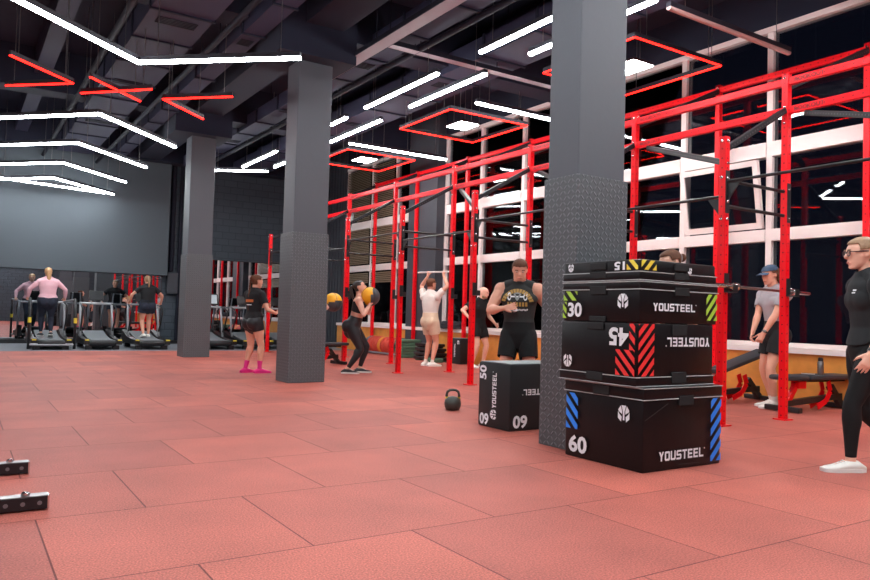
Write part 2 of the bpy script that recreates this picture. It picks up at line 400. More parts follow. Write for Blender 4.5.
bays = [(1.7, 3.2), (3.2, 4.7), (4.7, 6.2), (6.2, 7.7), (7.7, 9.2), (9.2, 10.25), (10.25, 11.7), (11.7, 13.15), (13.15, 14.55), (15.9, 16.95), (16.95, 18.3), (18.3, 19.9)]
for i, (a, b) in enumerate(bays):
    wn = empty('window_%d' % (i+1), (XW, a, 0), 'tall white framed window, bay %d from the front along the right wall' % (i+1), 'window', kind='structure')
    f = MB(); L = b-a
    last = i in (8, 11)
    f.box((0, -.045, .746), (.14, .045, 5.269))
    if last: f.box((0, L-.045, .746), (.14, L+.045, 5.269))
    for z0, z1 in ((2.24, 2.41), (3.46, 3.67), (.746, .80)): f.box((-.02, .046, z0), (.138, L-.046, z1))
    f.box((-.02, -.045, 5.27), (.14, L-.046 if not last else L+.045, 5.349))
    f.build('window_frame', M['frame'], wn)
    sash = (i == 3)
    for k, (z0, z1) in enumerate(((.8, 2.24), (2.41, 3.46), (3.67, 5.27))):
        if sash and k == 1: continue
        MB().box((.06, .046, z0), (.075, L-.046, z1)).build('window_pane', M['glass'], wn)
    if sash:
        s = MB(); h = .99; wd = L-.16
        s.box((-.03, 0, 0), (.03, .08, h)); s.box((-.03, wd-.08, 0), (.03, wd, h)); s.box((-.03, .08, 0), (.03, wd-.08, .09)); s.box((-.03, .08, h-.08), (.03, wd-.08, h))
        so = s.build('window_sash', M['frame'], wn, loc=(.0, .08, 2.43), rot=(0, math.radians(-9), 0))
        MB().box((-.006, .08, .09), (.006, wd-.08, h-.08)).build('window_pane', M['glass'], so)
        MB().box((-.08, wd/2-.06, h-.06), (-.03, wd/2+.06, h-.04)).build('sash_handle', M['frame'], so)
    if i >= 10:
        bl = MB()
        z = 5.15
        while z > 1.9:
            bl.add([(-.03, .08, z), (-.03, L-.08, z), (-.012, L-.08, z+.036), (-.012, .08, z+.036), (-.032, .08, z+.003), (-.032, L-.08, z+.003), (-.014, L-.08, z+.039), (-.014, .08, z+.039)], [(0,1,2,3),(7,6,5,4),(0,4,5,1),(1,5,6,2),(2,6,7,3),(3,7,4,0)]) if not (3.42 < z < 3.7 or 2.2 < z < 2.43) else None
            z -= .05
        o = bl.build('window_blind', M['blind'], wn); 
# concrete columns with diamond plate cladding and capitals
for (x0, y0, x1, y1, n, side) in ((4.11, 4.275, 4.68, 4.675, 'nearest column, grey with dark diamond plate, beside the box stack', 3), (4.06, 10.1, 4.64, 10.58, 'middle column, grey with diamond plate, left of the ball throwers', 2), (4.06, 16.0, 4.62, 16.5, 'far column, grey with diamond plate, beside the treadmills', 1)):
    c = empty('column', ((x0+x1)/2, (y0+y1)/2, 0), n, 'column', kind='structure'); dx, dy = (x1-x0)/2, (y1-y0)/2
    MB().box((-dx+.02, -dy+.02, 0), (dx-.02, dy-.02, ZC), .012).build('shaft', M['col'], c)
    p = MB().box((-dx, -dy, 0), (dx, dy, 2.21), .004).build('plate_cladding', M['plate'], c)
    MB().box((-.68, -.5, 4.76), (.52, .5, 5.9)).build('capital', M['beam'], c)
for y, bl in ((-1.4, 'behind the viewer'), (4.5, 'over the nearest column'), (10.34, 'over the middle column'), (16.25, 'over the far column'), (21.9, 'along the back wall')): struct(MB().box((-7, y-.25, 5.2), (XW, y+.25, ZC-.002)).build('beam', M['beam']), 'dark ceiling beam running across the hall '+bl, 'beam')
struct(MB().box((4.05, -5, 5.22), (4.65, YB, ZC-.004)).build('beam', M['beam']), 'dark ceiling beam running along the column row', 'beam')
for x, bl in ((-2.4, 'at the far left'), (1.2, 'above the chevron lamps'), (7.6, 'above the red rig')): struct(MB().box((x-.14, -5, 5.5), (x+.14, YB, ZC-.006)).build('beam', M['duct']), 'narrow ceiling beam running along the hall '+bl, 'beam')

# back wall: hanging board, mirrors, pipes, electrical box
struct(MB().box((-6.9, 22.0, 1.97), (5.06, 22.22, 5.4), .01).build('wall_panel', M['board']), 'huge smooth blue grey panel hung over the mirror', 'panel')
def wall_mirror(x0, x1, z0, z1, label):
    m = empty('wall_mirror', ((x0+x1)/2, YB, z0), label, 'mirror')
    MB().box((-(x1-x0)/2, -.045, 0), ((x1-x0)/2, -.03, z1-z0)).build('glass_sheet', M['mirror'], m)
    fr = MB(); fr.box((-(x1-x0)/2-.02, -.03, -.02), ((x1-x0)/2+.02, -.002, z1-z0+.02)); fr.build('backing', M['black'], m)
wall_mirror(-6.7, 4.95, .12, 2.3, 'long gym mirror under the hanging grey panel')
wall_mirror(5.62, 9.4, .12, 2.52, 'gym mirror under the painted brick, right of the far column')
MB().box((-6.9, 22.1, 0), (9.5, 22.25, .1)).build('baseboard_back', M['black'])
bpy.data.objects['baseboard_back']['kind'] = 'structure'; tag(bpy.data.objects['baseboard_back'], 'black plinth below the mirrors on the back wall', 'baseboard')
for x, r in ((5.2, .07), (5.42, .05)):
    tag(MB().tube([(x, 22.2, 2.1 if x < 5.4 else 0), (x, 22.2, 5.6)], r, 12).build('wall_pipe', M['pipe'], smooth='angle'), 'dark pipe running up the back wall, %s' % ('left one, ending at the electrical box' if x < 5.4 else 'right one, reaching the floor'), 'pipe')
eb = empty('electrical_box', (5.24, 22.28, 1.45), 'dark grey electrical box on the back wall beside the far column', 'electrical box')
MB().box((-.15, -.16, 0), (.15, 0, .62), .01).build('cabinet', M['panel'], eb); MB().box((-.13, -.175, .03), (.13, -.161, .59), .005).build('door', M['panel'], eb)

OVER = [(-7, 9.7, y-.25, y+.25, 5.2) for y in (-1.4, 4.5, 10.34, 16.25, 21.9)]+[(4.05, 4.65, -5, 22.3, 5.22)]+[(x-.14, x+.14, -5, 22.3, 5.5) for x in (-2.4, 1.2, 7.6)]+[(x-w/2, x+w/2, -4, 21.5, z) for x, w, z in ((-.6, 1.0, 5.15), (2.45, .85, 5.1), (3.45, .3, 5.05), (5.46, .4, 5.12), (7.1, .8, 5.1))]
def over(x, y): return min([ZC]+[q[4] for q in OVER if q[0] <= x <= q[1] and q[2] <= y <= q[3]])
# ducts, trays and pipes under the ceiling
def duct(x, w, z0, z1, y0, y1, label):
    d = empty('air_duct', (x, y0, z0), label, 'air duct')
    m = MB().box((-w/2, 0, 0), (w/2, y1-y0, z1-z0))
    s = m; s.cur = 1; y = .6
    while y < y1-y0:
        s.box((-w/2-.025, y-.02, -.025), (w/2+.025, y+.02, z1-z0+.02)); y += 1.25
    g = m; g.cur = 2; y = 1.0
    while y < y1-y0-1:
        for k in range(5): g.box((-w*.32, y+k*.055, -.012), (w*.32, y+k*.055+.03, -.001))
        y += 3.4
    g.build('duct_body', [M['duct'], M['beam'], M['pipe']], d)
    r = MB(); y = .5
    while y < y1-y0:
        for sx in (-1, 1): r.tube([(sx*w*.52, y, z1-z0-.02), (sx*w*.52, y, ZC-z0)], .008, 6)
        y += 3
    r.build('hanger', M['pipe'], d)
duct(-.6, 1.0, 5.15, 5.5, -4, 21.5, 'wide flat air duct above the far left of the hall')
duct(2.45, .85, 5.1, 5.45, -4, 21.5, 'wide air duct above the white chevron lamps')
duct(3.45, .3, 5.05, 5.3, -4, 21.5, 'narrow air duct left of the column row')
duct(5.46, .4, 5.12, 5.4, -4, 21.5, 'air duct right of the column row')
duct(7.1, .8, 5.1, 5.42, -4, 21.5, 'air duct above the red rig')
def tray(pts, w, label):
    t = empty('cable_tray', pts[0], label, 'cable tray'); p0 = Vector(pts[0]); m = MB(); r = MB(); k = MB()
    for a, b in zip(pts, pts[1:]):
        a = Vector(a)-p0; b = Vector(b)-p0
        m.obox(a, b, w, .006)
        d = (b-a).normalized(); sd = d.cross(Vector((0, 0, 1)))
        for s in (-1, 1): r.obox(a+sd*s*w/2+Vector((0, 0, .03)), b+sd*s*w/2+Vector((0, 0, .03)), .008, .07)
        n = int((b-a).length/1.5)+1
        for i in range(n):
            c = a+(b-a)*((i+.5)/n)
            for s in (-1, 1): k.tube([c+sd*s*w/2, Vector((c.x, c.y, over(c.x+p0.x, c.y+p0.y)-p0.z))+sd*s*w/2], .008, 6)
    m.build('tray_floor', M['tray'], t); r.build('tray_rail', M['pipe'], t); k.build('hanger', M['pipe'], t)
tray([(4.95, -3, 4.9), (4.95, 11.3, 4.9)], .22, 'perforated cable tray running along the hall by the columns')
tray([(4.9, 9.3, 4.96), (9.2, 9.3, 4.96)], .16, 'perforated cable tray running across towards the windows')
for x, z, y0, y1, lb in ((1.75, 5.02, -4, 22, 'left of the two sprinkler pipes over the chevron lamps'), (3.05, 5.0, -4, 22, 'right of the two sprinkler pipes over the chevron lamps'), (5.62, 5.0, -4, 21, 'sprinkler pipe over the long white tubes')):
    tag(MB().tube([(x, y0, z), (x, y1, z)], .045, 10).build('ceiling_pipe', M['pipe'], smooth='angle'), 'dark '+lb, 'pipe')
for x, y in ((-.2, 8.6), (.9, 9.4), (2.2, 8.9), (2.6, 12.5), (1.4, 14.2), (6.6, 6.0)):
    tag(MB().lathe([(.07, 0), (.07, .03), (.03, .05)], (x, y, ZC-.05) if x > 6 else (x, y, ZC-.05), 16).build('smoke_detector', M['frame'], smooth='angle'), 'small white smoke detector on the dark ceiling', 'smoke detector', 'smoke detectors')

# ================================================================== lamps
def bar(diff, hous, cab, a, b, z0, w=.075, o=(0, 0)):
    a = Vector(a); b = Vector(b); d = (b-a).normalized(); sd = d.cross(Vector((0, 0, 1)))
    k = w/.075; hous.obox(a+Vector((0, 0, .014*k+.03)), b+Vector((0, 0, .014*k+.03)), w*1.05, .06)
    prof = [(-w/2, .014), (-w/2, -.01), (-w*.3, -.03), (w*.3, -.03), (w/2, -.01), (w/2, .014)]
    n = len(prof)
    vs = [p+sd*x+Vector((0, 0, y*k)) for p in (a, b) for x, y in prof]
    diff.add(vs, [(i, (i+1) % n, n+(i+1) % n, n+i) for i in range(n)]+[tuple(range(n))[::-1], tuple(range(n, 2*n))])
    L = (b-a).length
    for t in ((.12, .88) if L > .9 else (.5,)):
        p = a+(b-a)*t; cab.append((p+Vector((0, 0, .07)), (p.x, p.y, over(p.x+o[0], p.y+o[1])-z0-.001)))
def lamp(name, strokes, z, mt, label, group, cat='ceiling lamp', w=.062):
    cx = sum(p[0] for s in strokes for p in s)/sum(len(s) for s in strokes); cy = sum(p[1] for s in strokes for p in s)/sum(len(s) for s in strokes)
    o = empty(name, (cx, cy, z), label, cat, group)
    d, h, c = MB(), MB(), []
    for s in strokes:
        for a, b in zip(s, s[1:]): bar(d, h, c, (a[0]-cx, a[1]-cy, 0), (b[0]-cx, b[1]-cy, 0), z, w, (cx, cy))
    d.build('diffuser', mt, o); h.build('housing', M['housing'], o)
    for pq in c: MB().tube(pq, .005, 5).build('suspension_cable', M['steel'], o)
    return o
def chev(vy, s, z, label, x=1.83):   # two legs at 45 degrees from a corner
    dy = 1.46 if s < 0 else 1.72
    lamp('chevron_lamp', [[(x-1.66, vy+s*dy), (x, vy)], [(x, vy), (x+1.62, vy+s*dy)]], z, M['tube'], label, 'white chevron lamps')
chev(9.99, -1, 4.2, 'nearest white chevron lamp, its corner pointing away')
for vy, z, n in ((13.09, 4.2, 'second white chevron lamp, behind the red cross lamp'), (15.71, 4.2, 'third white chevron lamp from the front'), (18.14, 4.2, 'fourth white chevron lamp from the front'), (19.85, 4.1, 'last white chevron lamp, closest to the grey panel')): chev(vy, 1, z, n)
lamp('tube_lamp', [[(.5, 20.55), (3.2, 21.35)]], 4.08, M['tube'], 'slanted white tube in front of the grey panel', 'white tube lamps')
for vy in (6.2, 4.2, 2.2, .2, -1.8, -3.3): chev(vy, -1, 4.2, 'unseen white chevron lamp above the front floor at %.1f metres' % vy)  # unseen row, set denser with added lamps to brighten the front
for vy in (5.5, 3, .5, -2): chev(vy, 1, 4.2, 'white chevron lamp above the left floor at %.1f metres' % vy, x=-3.6)
for vy in (9, 13, 17): chev(vy, 1, 4.2, 'white chevron lamp far left at %.1f metres' % vy, x=-4.2)
lamp('red_lamp', [[(.43, 10.74), (1.25, 11.53), (.46, 12.28)]], 4.2, M['red_tube'], 'left red lamp shaped like an arrowhead pointing right', 'red neon lamps', w=.032)
lamp('red_lamp', [[(1.41, 11.06), (2.22, 11.87)], [(1.41, 11.99), (2.23, 11.10)]], 4.2, M['red_tube'], 'red lamp of two bars crossing in an X', 'red neon lamps', w=.032)
lamp('red_lamp', [[(3.30, 12.31), (2.48, 11.52), (3.29, 10.72)]], 4.2, M['red_tube'], 'right red lamp shaped like an arrowhead pointing left', 'red neon lamps', w=.032)
tubes = [((5.78, 8.98), (5.78, 11.26), 'outer row, right of the middle column'), ((6.35, 8.57), (6.35, 10.72), 'inner row, right of the middle column'), ((5.76, 5.75), (5.76, 7.9), 'outer row, high beside the nearest column'), ((6.33, 5.42), (6.33, 7.55), 'inner row, beside the nearest column'),
 ((6.39, 11.81), (6.39, 13.98), 'inner row, just past the middle column'), ((5.80, 12.05), (5.80, 14.2), 'outer row, peeking past the middle column'), ((5.82, 15.6), (5.82, 17.9), 'outer row, between the far and middle columns'), ((6.44, 15.25), (6.44, 17.35), 'inner row, touching the middle column edge'),
 ((6.31, 3.6), (6.31, 5.35), 'inner row, at the top right of the nearest column'), ((5.76, 2.4), (5.76, 4.6), 'outer row over the front'), ((6.33, .3), (6.33, 2.5), 'inner row over the front'), ((5.76, -1), (5.76, 1.2), 'outer row behind the viewer'),
 ((6.75, 13.85), (9.2, 13.85), 'crosswise, between the two far red squares'), ((7.1, 9.83), (9.35, 9.83), 'crosswise, above the rig beside the nearest column'), ((6.8, 1.4), (9.1, 1.4), 'crosswise over the front')]
for a, b, n in tubes: lamp('tube_lamp', [[a, b]], 4.6, M['tube'], 'white tube lamp, '+n, 'white tube lamps')
for x in (3.9, 8.3):  # unseen fill tubes, added to light surfaces that face the camera
    for y in (-3.2, -.9, 1.4): lamp('tube_lamp', [[(x, y), (x, y+2)]], 4.6, M['tube'], 'added white tube lamp behind the viewer at %.1f by %.1f metres' % (x, y), 'white tube lamps')
lamp('tube_lamp', [[(6.51, 18.01), (5.3, 18.85), (4.6, 18.1)]], 4.6, M['tube'], 'white bent tube lamp right of the far column top', 'white tube lamps')
lamp('unlit_tube_lamp', [[(6.61, 5.48), (8.98, 5.48)]], 4.6, M['off_tube'], 'unlit tube lamp crosswise at the upper right', 'unlit tubes')
for k, (yc, n) in enumerate(((15.25, 'farthest visible'), (11.27, 'middle'), (7.16, 'half hidden by the nearest column'), (3.1, 'nearest, at the upper right corner'))):
    xc = 7.84; h = .86
    lamp('red_square_lamp', [[(xc-h, yc-h), (xc+h, yc-h), (xc+h, yc+h), (xc-h, yc+h), (xc-h, yc-h)]], 4.6, M['red_tube'], 'red square outline lamp, '+n, 'red square lamps', w=.026)
    p = empty('panel_lamp', (xc, yc, 4.62), 'white square panel lamp inside the red square, '+n, 'ceiling lamp', 'white panel lamps')
    MB().box((-.21, -.25, .012), (.21, .25, .05)).build('housing', M['housing'], p); MB().box((-.2, -.24, 0), (.2, .24, .011)).build('diffuser', M['panel_lamp'], p)
    for sx in (-1, 1): MB().tube([(sx*.2, 0, .05), (sx*.2, 0, over(xc+sx*.2, yc)-4.621)], .005, 5).build('suspension_cable', M['steel'], p)
# ================================================================== red rig
def build_rig():
    R = empty('training_rig', (7.7, 4.72, 0), 'huge red steel training rig with pull-up bars along the windows', 'rig')
    off = Vector(R.location)
    YS = [2.53, 4.72, 6.91, 9.1, 11.29, 13.48, 15.67, 17.86]; XS, XM, XB = 6.6, 7.7, 9.42
    def member(name, a, b, w, h, mt, up=(0, 0, 1)):
        a = Vector(a); b = Vector(b); d = b-a; L = d.length
        mb = MB(); mb.box((-w/2, -h/2, -L/2), (w/2, h/2, L/2), .006)
        o = mb.build(name, mt, R)
        z = d.normalized(); u = Vector(up); x = u.cross(z)
        if x.length < 1e-3: x = Vector((1, 0, 0))
        x.normalize(); y = z.cross(x)
        mm = Matrix((x, y, z)).transposed().to_4x4(); mm.translation = (a+b)/2-off
        o.matrix_local = mm; return o
    def yb(y): return 4.70+(y-4.72)*.9795
    def upright(x, y, h):
        o = MB().box((-.0375, -.0375, .012), (.0375, .0375, h), .006).build('upright', M['red'], R, loc=(x-off.x, y-off.y, 0))
        MB().box((-.075, -.075, 0), (.075, .075, .012)).build('foot_plate', M['red'], o)
        return o
    bolts = {}
    def bolt(o, pts, r=.018):
        m = MB()
        for p, ax in pts:
            m.lathe([(r, -.001), (r, .01), (r*.5, .016)], p, 8, ax) if ax != '-y' and ax != '-x' else m.ell(p, r, r, r, 8, 6)
        m.build('bolt', M['chrome'], o, smooth=True)
    for i, y in enumerate(YS):
        s = upright(XS, y, 2.98); bolt(s, [((0, -.04, z), '-y') for z in (2.93, 2.7, 2.54, 2.3, 2.12)]+[((-.04, 0, z), '-x') for z in (2.93, 2.55, 2.12)])
        m = upright(XM, y, 3.86); bolt(m, [((0, -.04, z), '-y') for z in (3.81, 3.48, 2.55, 2.22)]+[((-.04, 0, z), '-x') for z in (3.81, 3.48, 3.3)])
        b = upright(XB, yb(y), 4.6); bolt(b, [((0, -.04, z), '-y') for z in (4.55,)]+[((-.04, 0, 4.55), '-x')])
        # sloping braces
        member('brace', (XS+.03, y, 2.86), (XM-.04, y, 3.44), .06, .06, M['blacksteel'])
        member('brace', (XM+.03, y, 3.72), (XB-.03, yb(y), 4.5), .07, .07, M['blacksteel'])
        # pull-up bars between the short and the main upright
        for z in (2.53, 2.26):
            o = MB().tube([(XS+.038-off.x, y-off.y, z), (XM-.038-off.x, y-off.y, z)], .019, 10).build('pull_up_bar', M['black'], R, smooth='angle')
        MB().box((-.03, -.046, 2.18), (.03, -.038, 2.62)).build('bar_bracket', M['black'], s); MB().box((-.03, -.046, 2.18), (.03, -.038, 2.62)).build('bar_bracket', M['black'], m)
        j = None
        if i not in (0, 7):
            for post, sgn in ((s, -1), (m, -1)):
                jm = MB().box((-.035, sgn*.046-.004, 1.36), (.035, sgn*.046+.004, 1.56)).box((-.035, sgn*.10-.05, 1.36), (.035, sgn*.046+.0, 1.372)).box((-.035, sgn*.15-.004, 1.36), (.035, sgn*.15+.004, 1.44))
                jm.build('j_cup', M['black'], post)
    for i in range(len(YS)-1):
        a, b = YS[i]+.038, YS[i+1]-.038
        for x, z in ((XM, 3.77), (XM, 3.44), (XB, 4.52)):
            a_, b_ = (a, b) if x == XM else (yb(YS[i])+.038, yb(YS[i+1])-.038)
            cm = member('crossmember', (x, a_, z), (x, b_, z), .06, .085, M['red'], up=(0, 0, 1))
            if x == XM:
                tx = centre(font_polys('ROCKOUT', .075, .001), 0, 0)
                bb = bounds(tx); L = b-a
                # outer face towards the hall: lettering starts beside the upright nearer to the viewer
                org = Vector((x-.0325, b-.24, z))-off
                dm = decal('lettering', xf(tx, 0, 0, 0, .92, .85), org, (0, -1, 0), (0, 0, 1), M['letter_dark'], R)
        # a diagonal brace from the main rail back to the next short upright
        member('brace', (XM-.01, b-.2, 3.37), (XS+.03, YS[i]+.03, 2.72), .06, .06, M['blacksteel'])
        z = 2.36 if i % 2 else 2.51
        MB().tube([(XS-off.x, a-off.y, z), (XS-off.x, b-off.y, z)], .016, 10).build('pull_up_bar', M['black'], R, smooth='angle')
        for y, s in ((a, 1), (b, -1)):
            g = MB(); g.prism([(y-off.y, z-.02), (y+s*.15-off.y, z-.02), (y+s*.13-off.y, z-.05), (y+s*.02-off.y, z-.19), (y-off.y, z-.19)], XS-.006-off.x, XS+.006-off.x, 'yz')
            g.build('gusset', M['black'], R)
    return R
M['letter_dark'] = mat('dark_lettering', rgb(70, 4, 12), .5)
build_rig()

def barbell():
    a, b = Vector((6.28, 4.584, 1.425)), Vector((8.46, 4.883, 1.425)); mid = (a+b)/2; d = (b-a).normalized()
    o = empty('barbell', mid, 'steel barbell racked across the rig uprights behind the box stack', 'barbell'); L = (b-a).length/2
    rz = math.atan2(d.y, d.x); o.rotation_euler = (0, 0, rz)
    MB().tube([(-L+.42, 0, 0), (L-.42, 0, 0)], .0145, 12).build('shaft', M['steel'], o, smooth='angle')
    for s in (-1, 1):
        MB().lathe([(.025, s*(L-.42)), (.025, s*L)], (0, 0, 0), 14, 'x').build('sleeve', M['chrome'], o, smooth='angle')
        MB().lathe([(.03, s*(L-.46)), (.042, s*(L-.45)), (.042, s*(L-.42)), (.03, s*(L-.40))], (0, 0, 0), 16, 'x').build('collar', M['chrome'], o, smooth='angle')
barbell()

# ================================================================== plyometric boxes
def plyo(name, loc, sx, sy, h, label, flip=False, lid=.085):
    o = empty(name, loc, label, 'plyo box', 'stacked plyo boxes')
    body = MB().box((0, 0, 0.001), (sx, sy, h-.001), .012).build('body', M['vinyl'], o, smooth='angle')
    z0, z1 = (h-lid, h-.004) if not flip else (.004, lid)
    e = .006
    MB().box((-e, -e, z0), (sx+e, sy+e, z1), .008).build('lid_band', M['vinyl'], o, smooth='angle')
    pp = MB()
    for z in (z0, z1-.003):
        pts = [(-e-.002, -e-.002, z), (sx+e+.002, -e-.002, z), (sx+e+.002, sy+e+.002, z), (-e-.002, sy+e+.002, z)]
        pp.tube(pts, .0035, 6, close=True)
    pp.build('piping', M['piping'], o)
    return o
def straps(o, sx, sy, zl, zr, w=.16):
    for z, h in zl: MB().box((-.014, sy*.40, z), (-.004, sy*.40+w, z+h), .003).build('strap', M['velcro'], o)
    for z, h in zr: MB().box((sx*.42, -.014, z), (sx*.42+w, -.004, z+h), .003).build('strap', M['velcro'], o)
def faces(o, sx, sy):   # print frames of the two visible sides: left side read from its far edge, front side from its left edge
    return ((-.0125, sy, 0), (0, -1, 0), (0, 0, 1)), ((0, -.0125, 0), (1, 0, 0), (0, 0, 1))
def put(o, side, polys, m, name): return decal(name, polys, side[0], side[1], side[2], m, o, .0008)
BX, BY = .85, .765
def fitx(polys, cx, cy, w=None, h=None, rot=0):
    b = bounds(polys); s = (w/(b[2]-b[0])) if w else None; t = (h/(b[3]-b[1])) if h else None
    s = s or t; t = t or s
    return xf(xf(polys, -(b[0]+b[2])/2, -(b[1]+b[3])/2, 0, 1, 1), 0, 0, 0, s, t) if False else xf([[(p[0]*s, p[1]*t) for p in q] for q in xf(polys, -(b[0]+b[2])/2, -(b[1]+b[3])/2)], cx, cy, rot)
def digits(t, cx, cy, h, w, rot=0): return fitx(font_polys(t, 1, .035), cx, cy, w, h, rot)
PI = math.pi
o = plyo('plyo_box', (3.975, 3.45, 0), BX, BY, .585, 'tall black plyo box marked 60 with blue stripes, bottom of the stack')
L, Rr = faces(o, BX, BY)
put(o, L, stripes(.02, .215, .145, .485, .1, -1.0, .56), M['blue'], 'stripes'); put(o, L, digits('60', .15, .105, .13, .19), M['print_white'], 'number'); put(o, L, xf(helmet(.115), .6, .39), M['print_white'], 'logo')
put(o, Rr, stripes(.715, .03, .835, .49, .1, 1.0, .56), M['blue'], 'stripes'); put(o, Rr, fitx(yousteel(1), .40, .105, .50, .066, 0), M['print_white'], 'lettering')
straps(o, BX, BY, ((.50, .075),), ((.45, .07),))
sc = MB(); 
put(o, Rr, [[(.0, .36), (.24, .47), (.24, .474), (0, .363)], [(.36, .035), (.6, .03), (.6, .034), (.36, .039)]], M['velcro2'], 'scratch')
o = plyo('plyo_box', (3.94, 3.49, .586), BX-.015, BY-.01, .445, 'black plyo box marked 45 upside down with red chevrons, second from below', True, .07)
L, Rr = faces(o, BX-.015, BY-.01)
put(o, L, stripes(.575, .075, .75, .255, .085, -1.0, .55)+stripes(.70, .255, .75, .44, .085, -1.0, .55), M['red_print'], 'stripes'); put(o, L, digits('45', .60, .345, .13, .185, PI), M['print_white'], 'number'); put(o, L, xf(helmet(.095), .09, .145, PI), M['print_white'], 'logo')
put(o, Rr, stripes(.005, .075, .165, .44, .085, 1.0, .55), M['red_print'], 'stripes'); put(o, Rr, fitx(yousteel(1), .53, .315, .49, .065, PI), M['print_white'], 'lettering')
straps(o, BX, BY, ((.02, .06), (.39, .05)), ((.02, .08), (.36, .08)))
o = plyo('plyo_box', (3.955, 3.485, 1.032), BX, BY-.01, .295, 'flat black plyo box marked 30 with lime stripes, third from below', False, .06)
L, Rr = faces(o, BX, BY-.01)
put(o, L, stripes(.01, .155, .16, .225, .095, -1.0, .5), M['green_print'], 'stripes'); put(o, L, stripes(.005, .02, .045, .145, .07, -1.0, .6), M['green_print'], 'stripes')
put(o, L, digits('30', .135, .085, .11, .15), M['print_white'], 'number'); put(o, L, xf(helmet(.105), .615, .15), M['print_white'], 'logo')
put(o, Rr, stripes(.71, .03, .835, .225, .085, 1.1, .55), M['green_print'], 'stripes'); put(o, Rr, fitx(yousteel(1), .36, .115, .47, .055), M['print_white'], 'lettering')
straps(o, BX, BY, ((.20, .06), (.0, .04)), ((.2, .06),))
o = plyo('plyo_box', (3.955, 3.49, 1.328), BX-.015, BY-.015, .15, 'thin black plyo box marked 15 upside down with yellow stripes, top of the stack', True, .065)
L, Rr = faces(o, BX-.015, BY-.015)
put(o, L, stripes(.645, .075, .748, .143, .085, -1.0, .5), M['yellow'], 'stripes'); put(o, L, digits('15', .578, .106, .06, .1, PI), M['print_white'], 'number'); put(o, L, xf(helmet(.062), .085, .108, PI), M['print_white'], 'logo')
put(o, Rr, stripes(.005, .075, .16, .143, .085, 1.0, .5), M['yellow'], 'stripes'); put(o, Rr, xf(helmet(.05), .52, .092, PI), M['print_white'], 'logo')
straps(o, BX, BY, ((.02, .05), (.085, .05)), ((.02, .05), (.085, .05)))

def foam_box(loc, sx, sy, h, label, full=True):
    o = empty('plyo_box', loc, label, 'plyo box', None)
    MB().box((0, 0, .001), (sx, sy, h), .02).build('body', M['vinyl_grey'], o, smooth='angle')
    MB().box((.012, .012, h), (sx-.012, sy-.012, h+.003)).build('top_sheet', M['vinyl_top'], o)
    L, Rr = ((-.001, sy, 0), (0, -1, 0), (0, 0, 1)), ((0, -.001, 0), (1, 0, 0), (0, 0, 1))
    if full:
        put(o, L, digits('50', .075, h-.10, .105, .135, PI/2), M['print_white'], 'number'); put(o, L, digits('60', .105, .075, .11, .14, PI), M['print_white'], 'number')
        put(o, L, fitx(yousteel(1), .255, .36, .34, .06, PI/2), M['print_white'], 'lettering'); put(o, L, xf(helmet(.095), .245, .13, PI/2), M['print_white'], 'logo')
        put(o, Rr, digits('60', .13, .085, .12, .17, PI), M['print_white'], 'number'); put(o, Rr, fitx(yousteel(1), .36, .355, .42, .055, PI), M['print_white'], 'lettering')
    else:
        put(o, L, fitx(yousteel(1), .2, .3, .3, .05, PI/2), M['print_white'], 'lettering'); put(o, L, xf(helmet(.09), .33, .47), M['print_white'], 'logo')
    return o
foam_box((4.255, 5.25, 0), .74, .48, .615, 'dark grey plyo box marked 50 and 60 beside the nearest column')
foam_box((9.1, 12.95, 0), .3, .4, .56, 'dark plyo box against the wooden wall behind the rig', False)

# ================================================================== kettlebell
k = empty('kettlebell', (4.65, 6.73, 0), 'grey cast iron kettlebell on the red floor', 'kettlebell', rz=math.radians(-33))
MB().lathe([(.06, .002), (.085, .008), (.105, .05), (.11, .09), (.1, .135), (.07, .165), (.02, .18)], (0, 0, 0), 24).build('bell', M['iron'], k, smooth=True)
k.scale = (.86, .86, .86)
hp = [(-.072, 0, .13), (-.082, 0, .19), (-.07, 0, .235), (-.04, 0, .256), (.0, 0, .26), (.04, 0, .256), (.07, 0, .235), (.082, 0, .19), (.072, 0, .13)]
MB().tube(hp, .0165, 12).build('handle', M['iron'], k, smooth=True)
MB().tube([(-.077, 0, .152), (-.08, 0, .17)], .0195, 12).tube([(.077, 0, .152), (.08, 0, .17)], .0195, 12).build('colour_band', M['yellow'], k, smooth='angle')

# squat stand at the lower left
q = empty('squat_stand', (-.6, 4.75, 0), 'black perforated steel base of a squat stand at the left edge', 'squat stand')
for y, x1 in ((4.25, .43), (5.18, .41)):
    mb = MB().box((-.033, -.033, -.6), (.033, .033, .6), .004).build('base_tube', M['black_holed'] if 'black_holed' in M else M['blacksteel'], q)
    mb.rotation_euler = (0, math.pi/2, 0); mb.location = (x1-.6+.6, y-4.75, .04)
    MB().box((.598, -.034, -.034), (.606, .034, .034)).build('end_cap', M['chrome'], mb, loc=(0, 0, 0), rot=(0, -math.pi/2, 0))
    MB().box((-.6, -.035, .034), (.6, .035, .037)).build('top_edge', M['steel'], mb, rot=(0, -math.pi/2, 0))
    MB().lathe([(.02, .037), (.02, .05), (.012, .055)], (.5, 0, 0), 10).build('bolt', M['chrome'], mb, rot=(0, -math.pi/2, 0), smooth='angle')
MB().obox((-.16, -.5, .05), (-.16, .43, .05), .066, .066).build('base_tube', M['black'], q)
for y in (-.5, .43): MB().box((-.2, y-.035, .05), (-.12, y+.035, 2.2)).build('upright', M['black'], q)

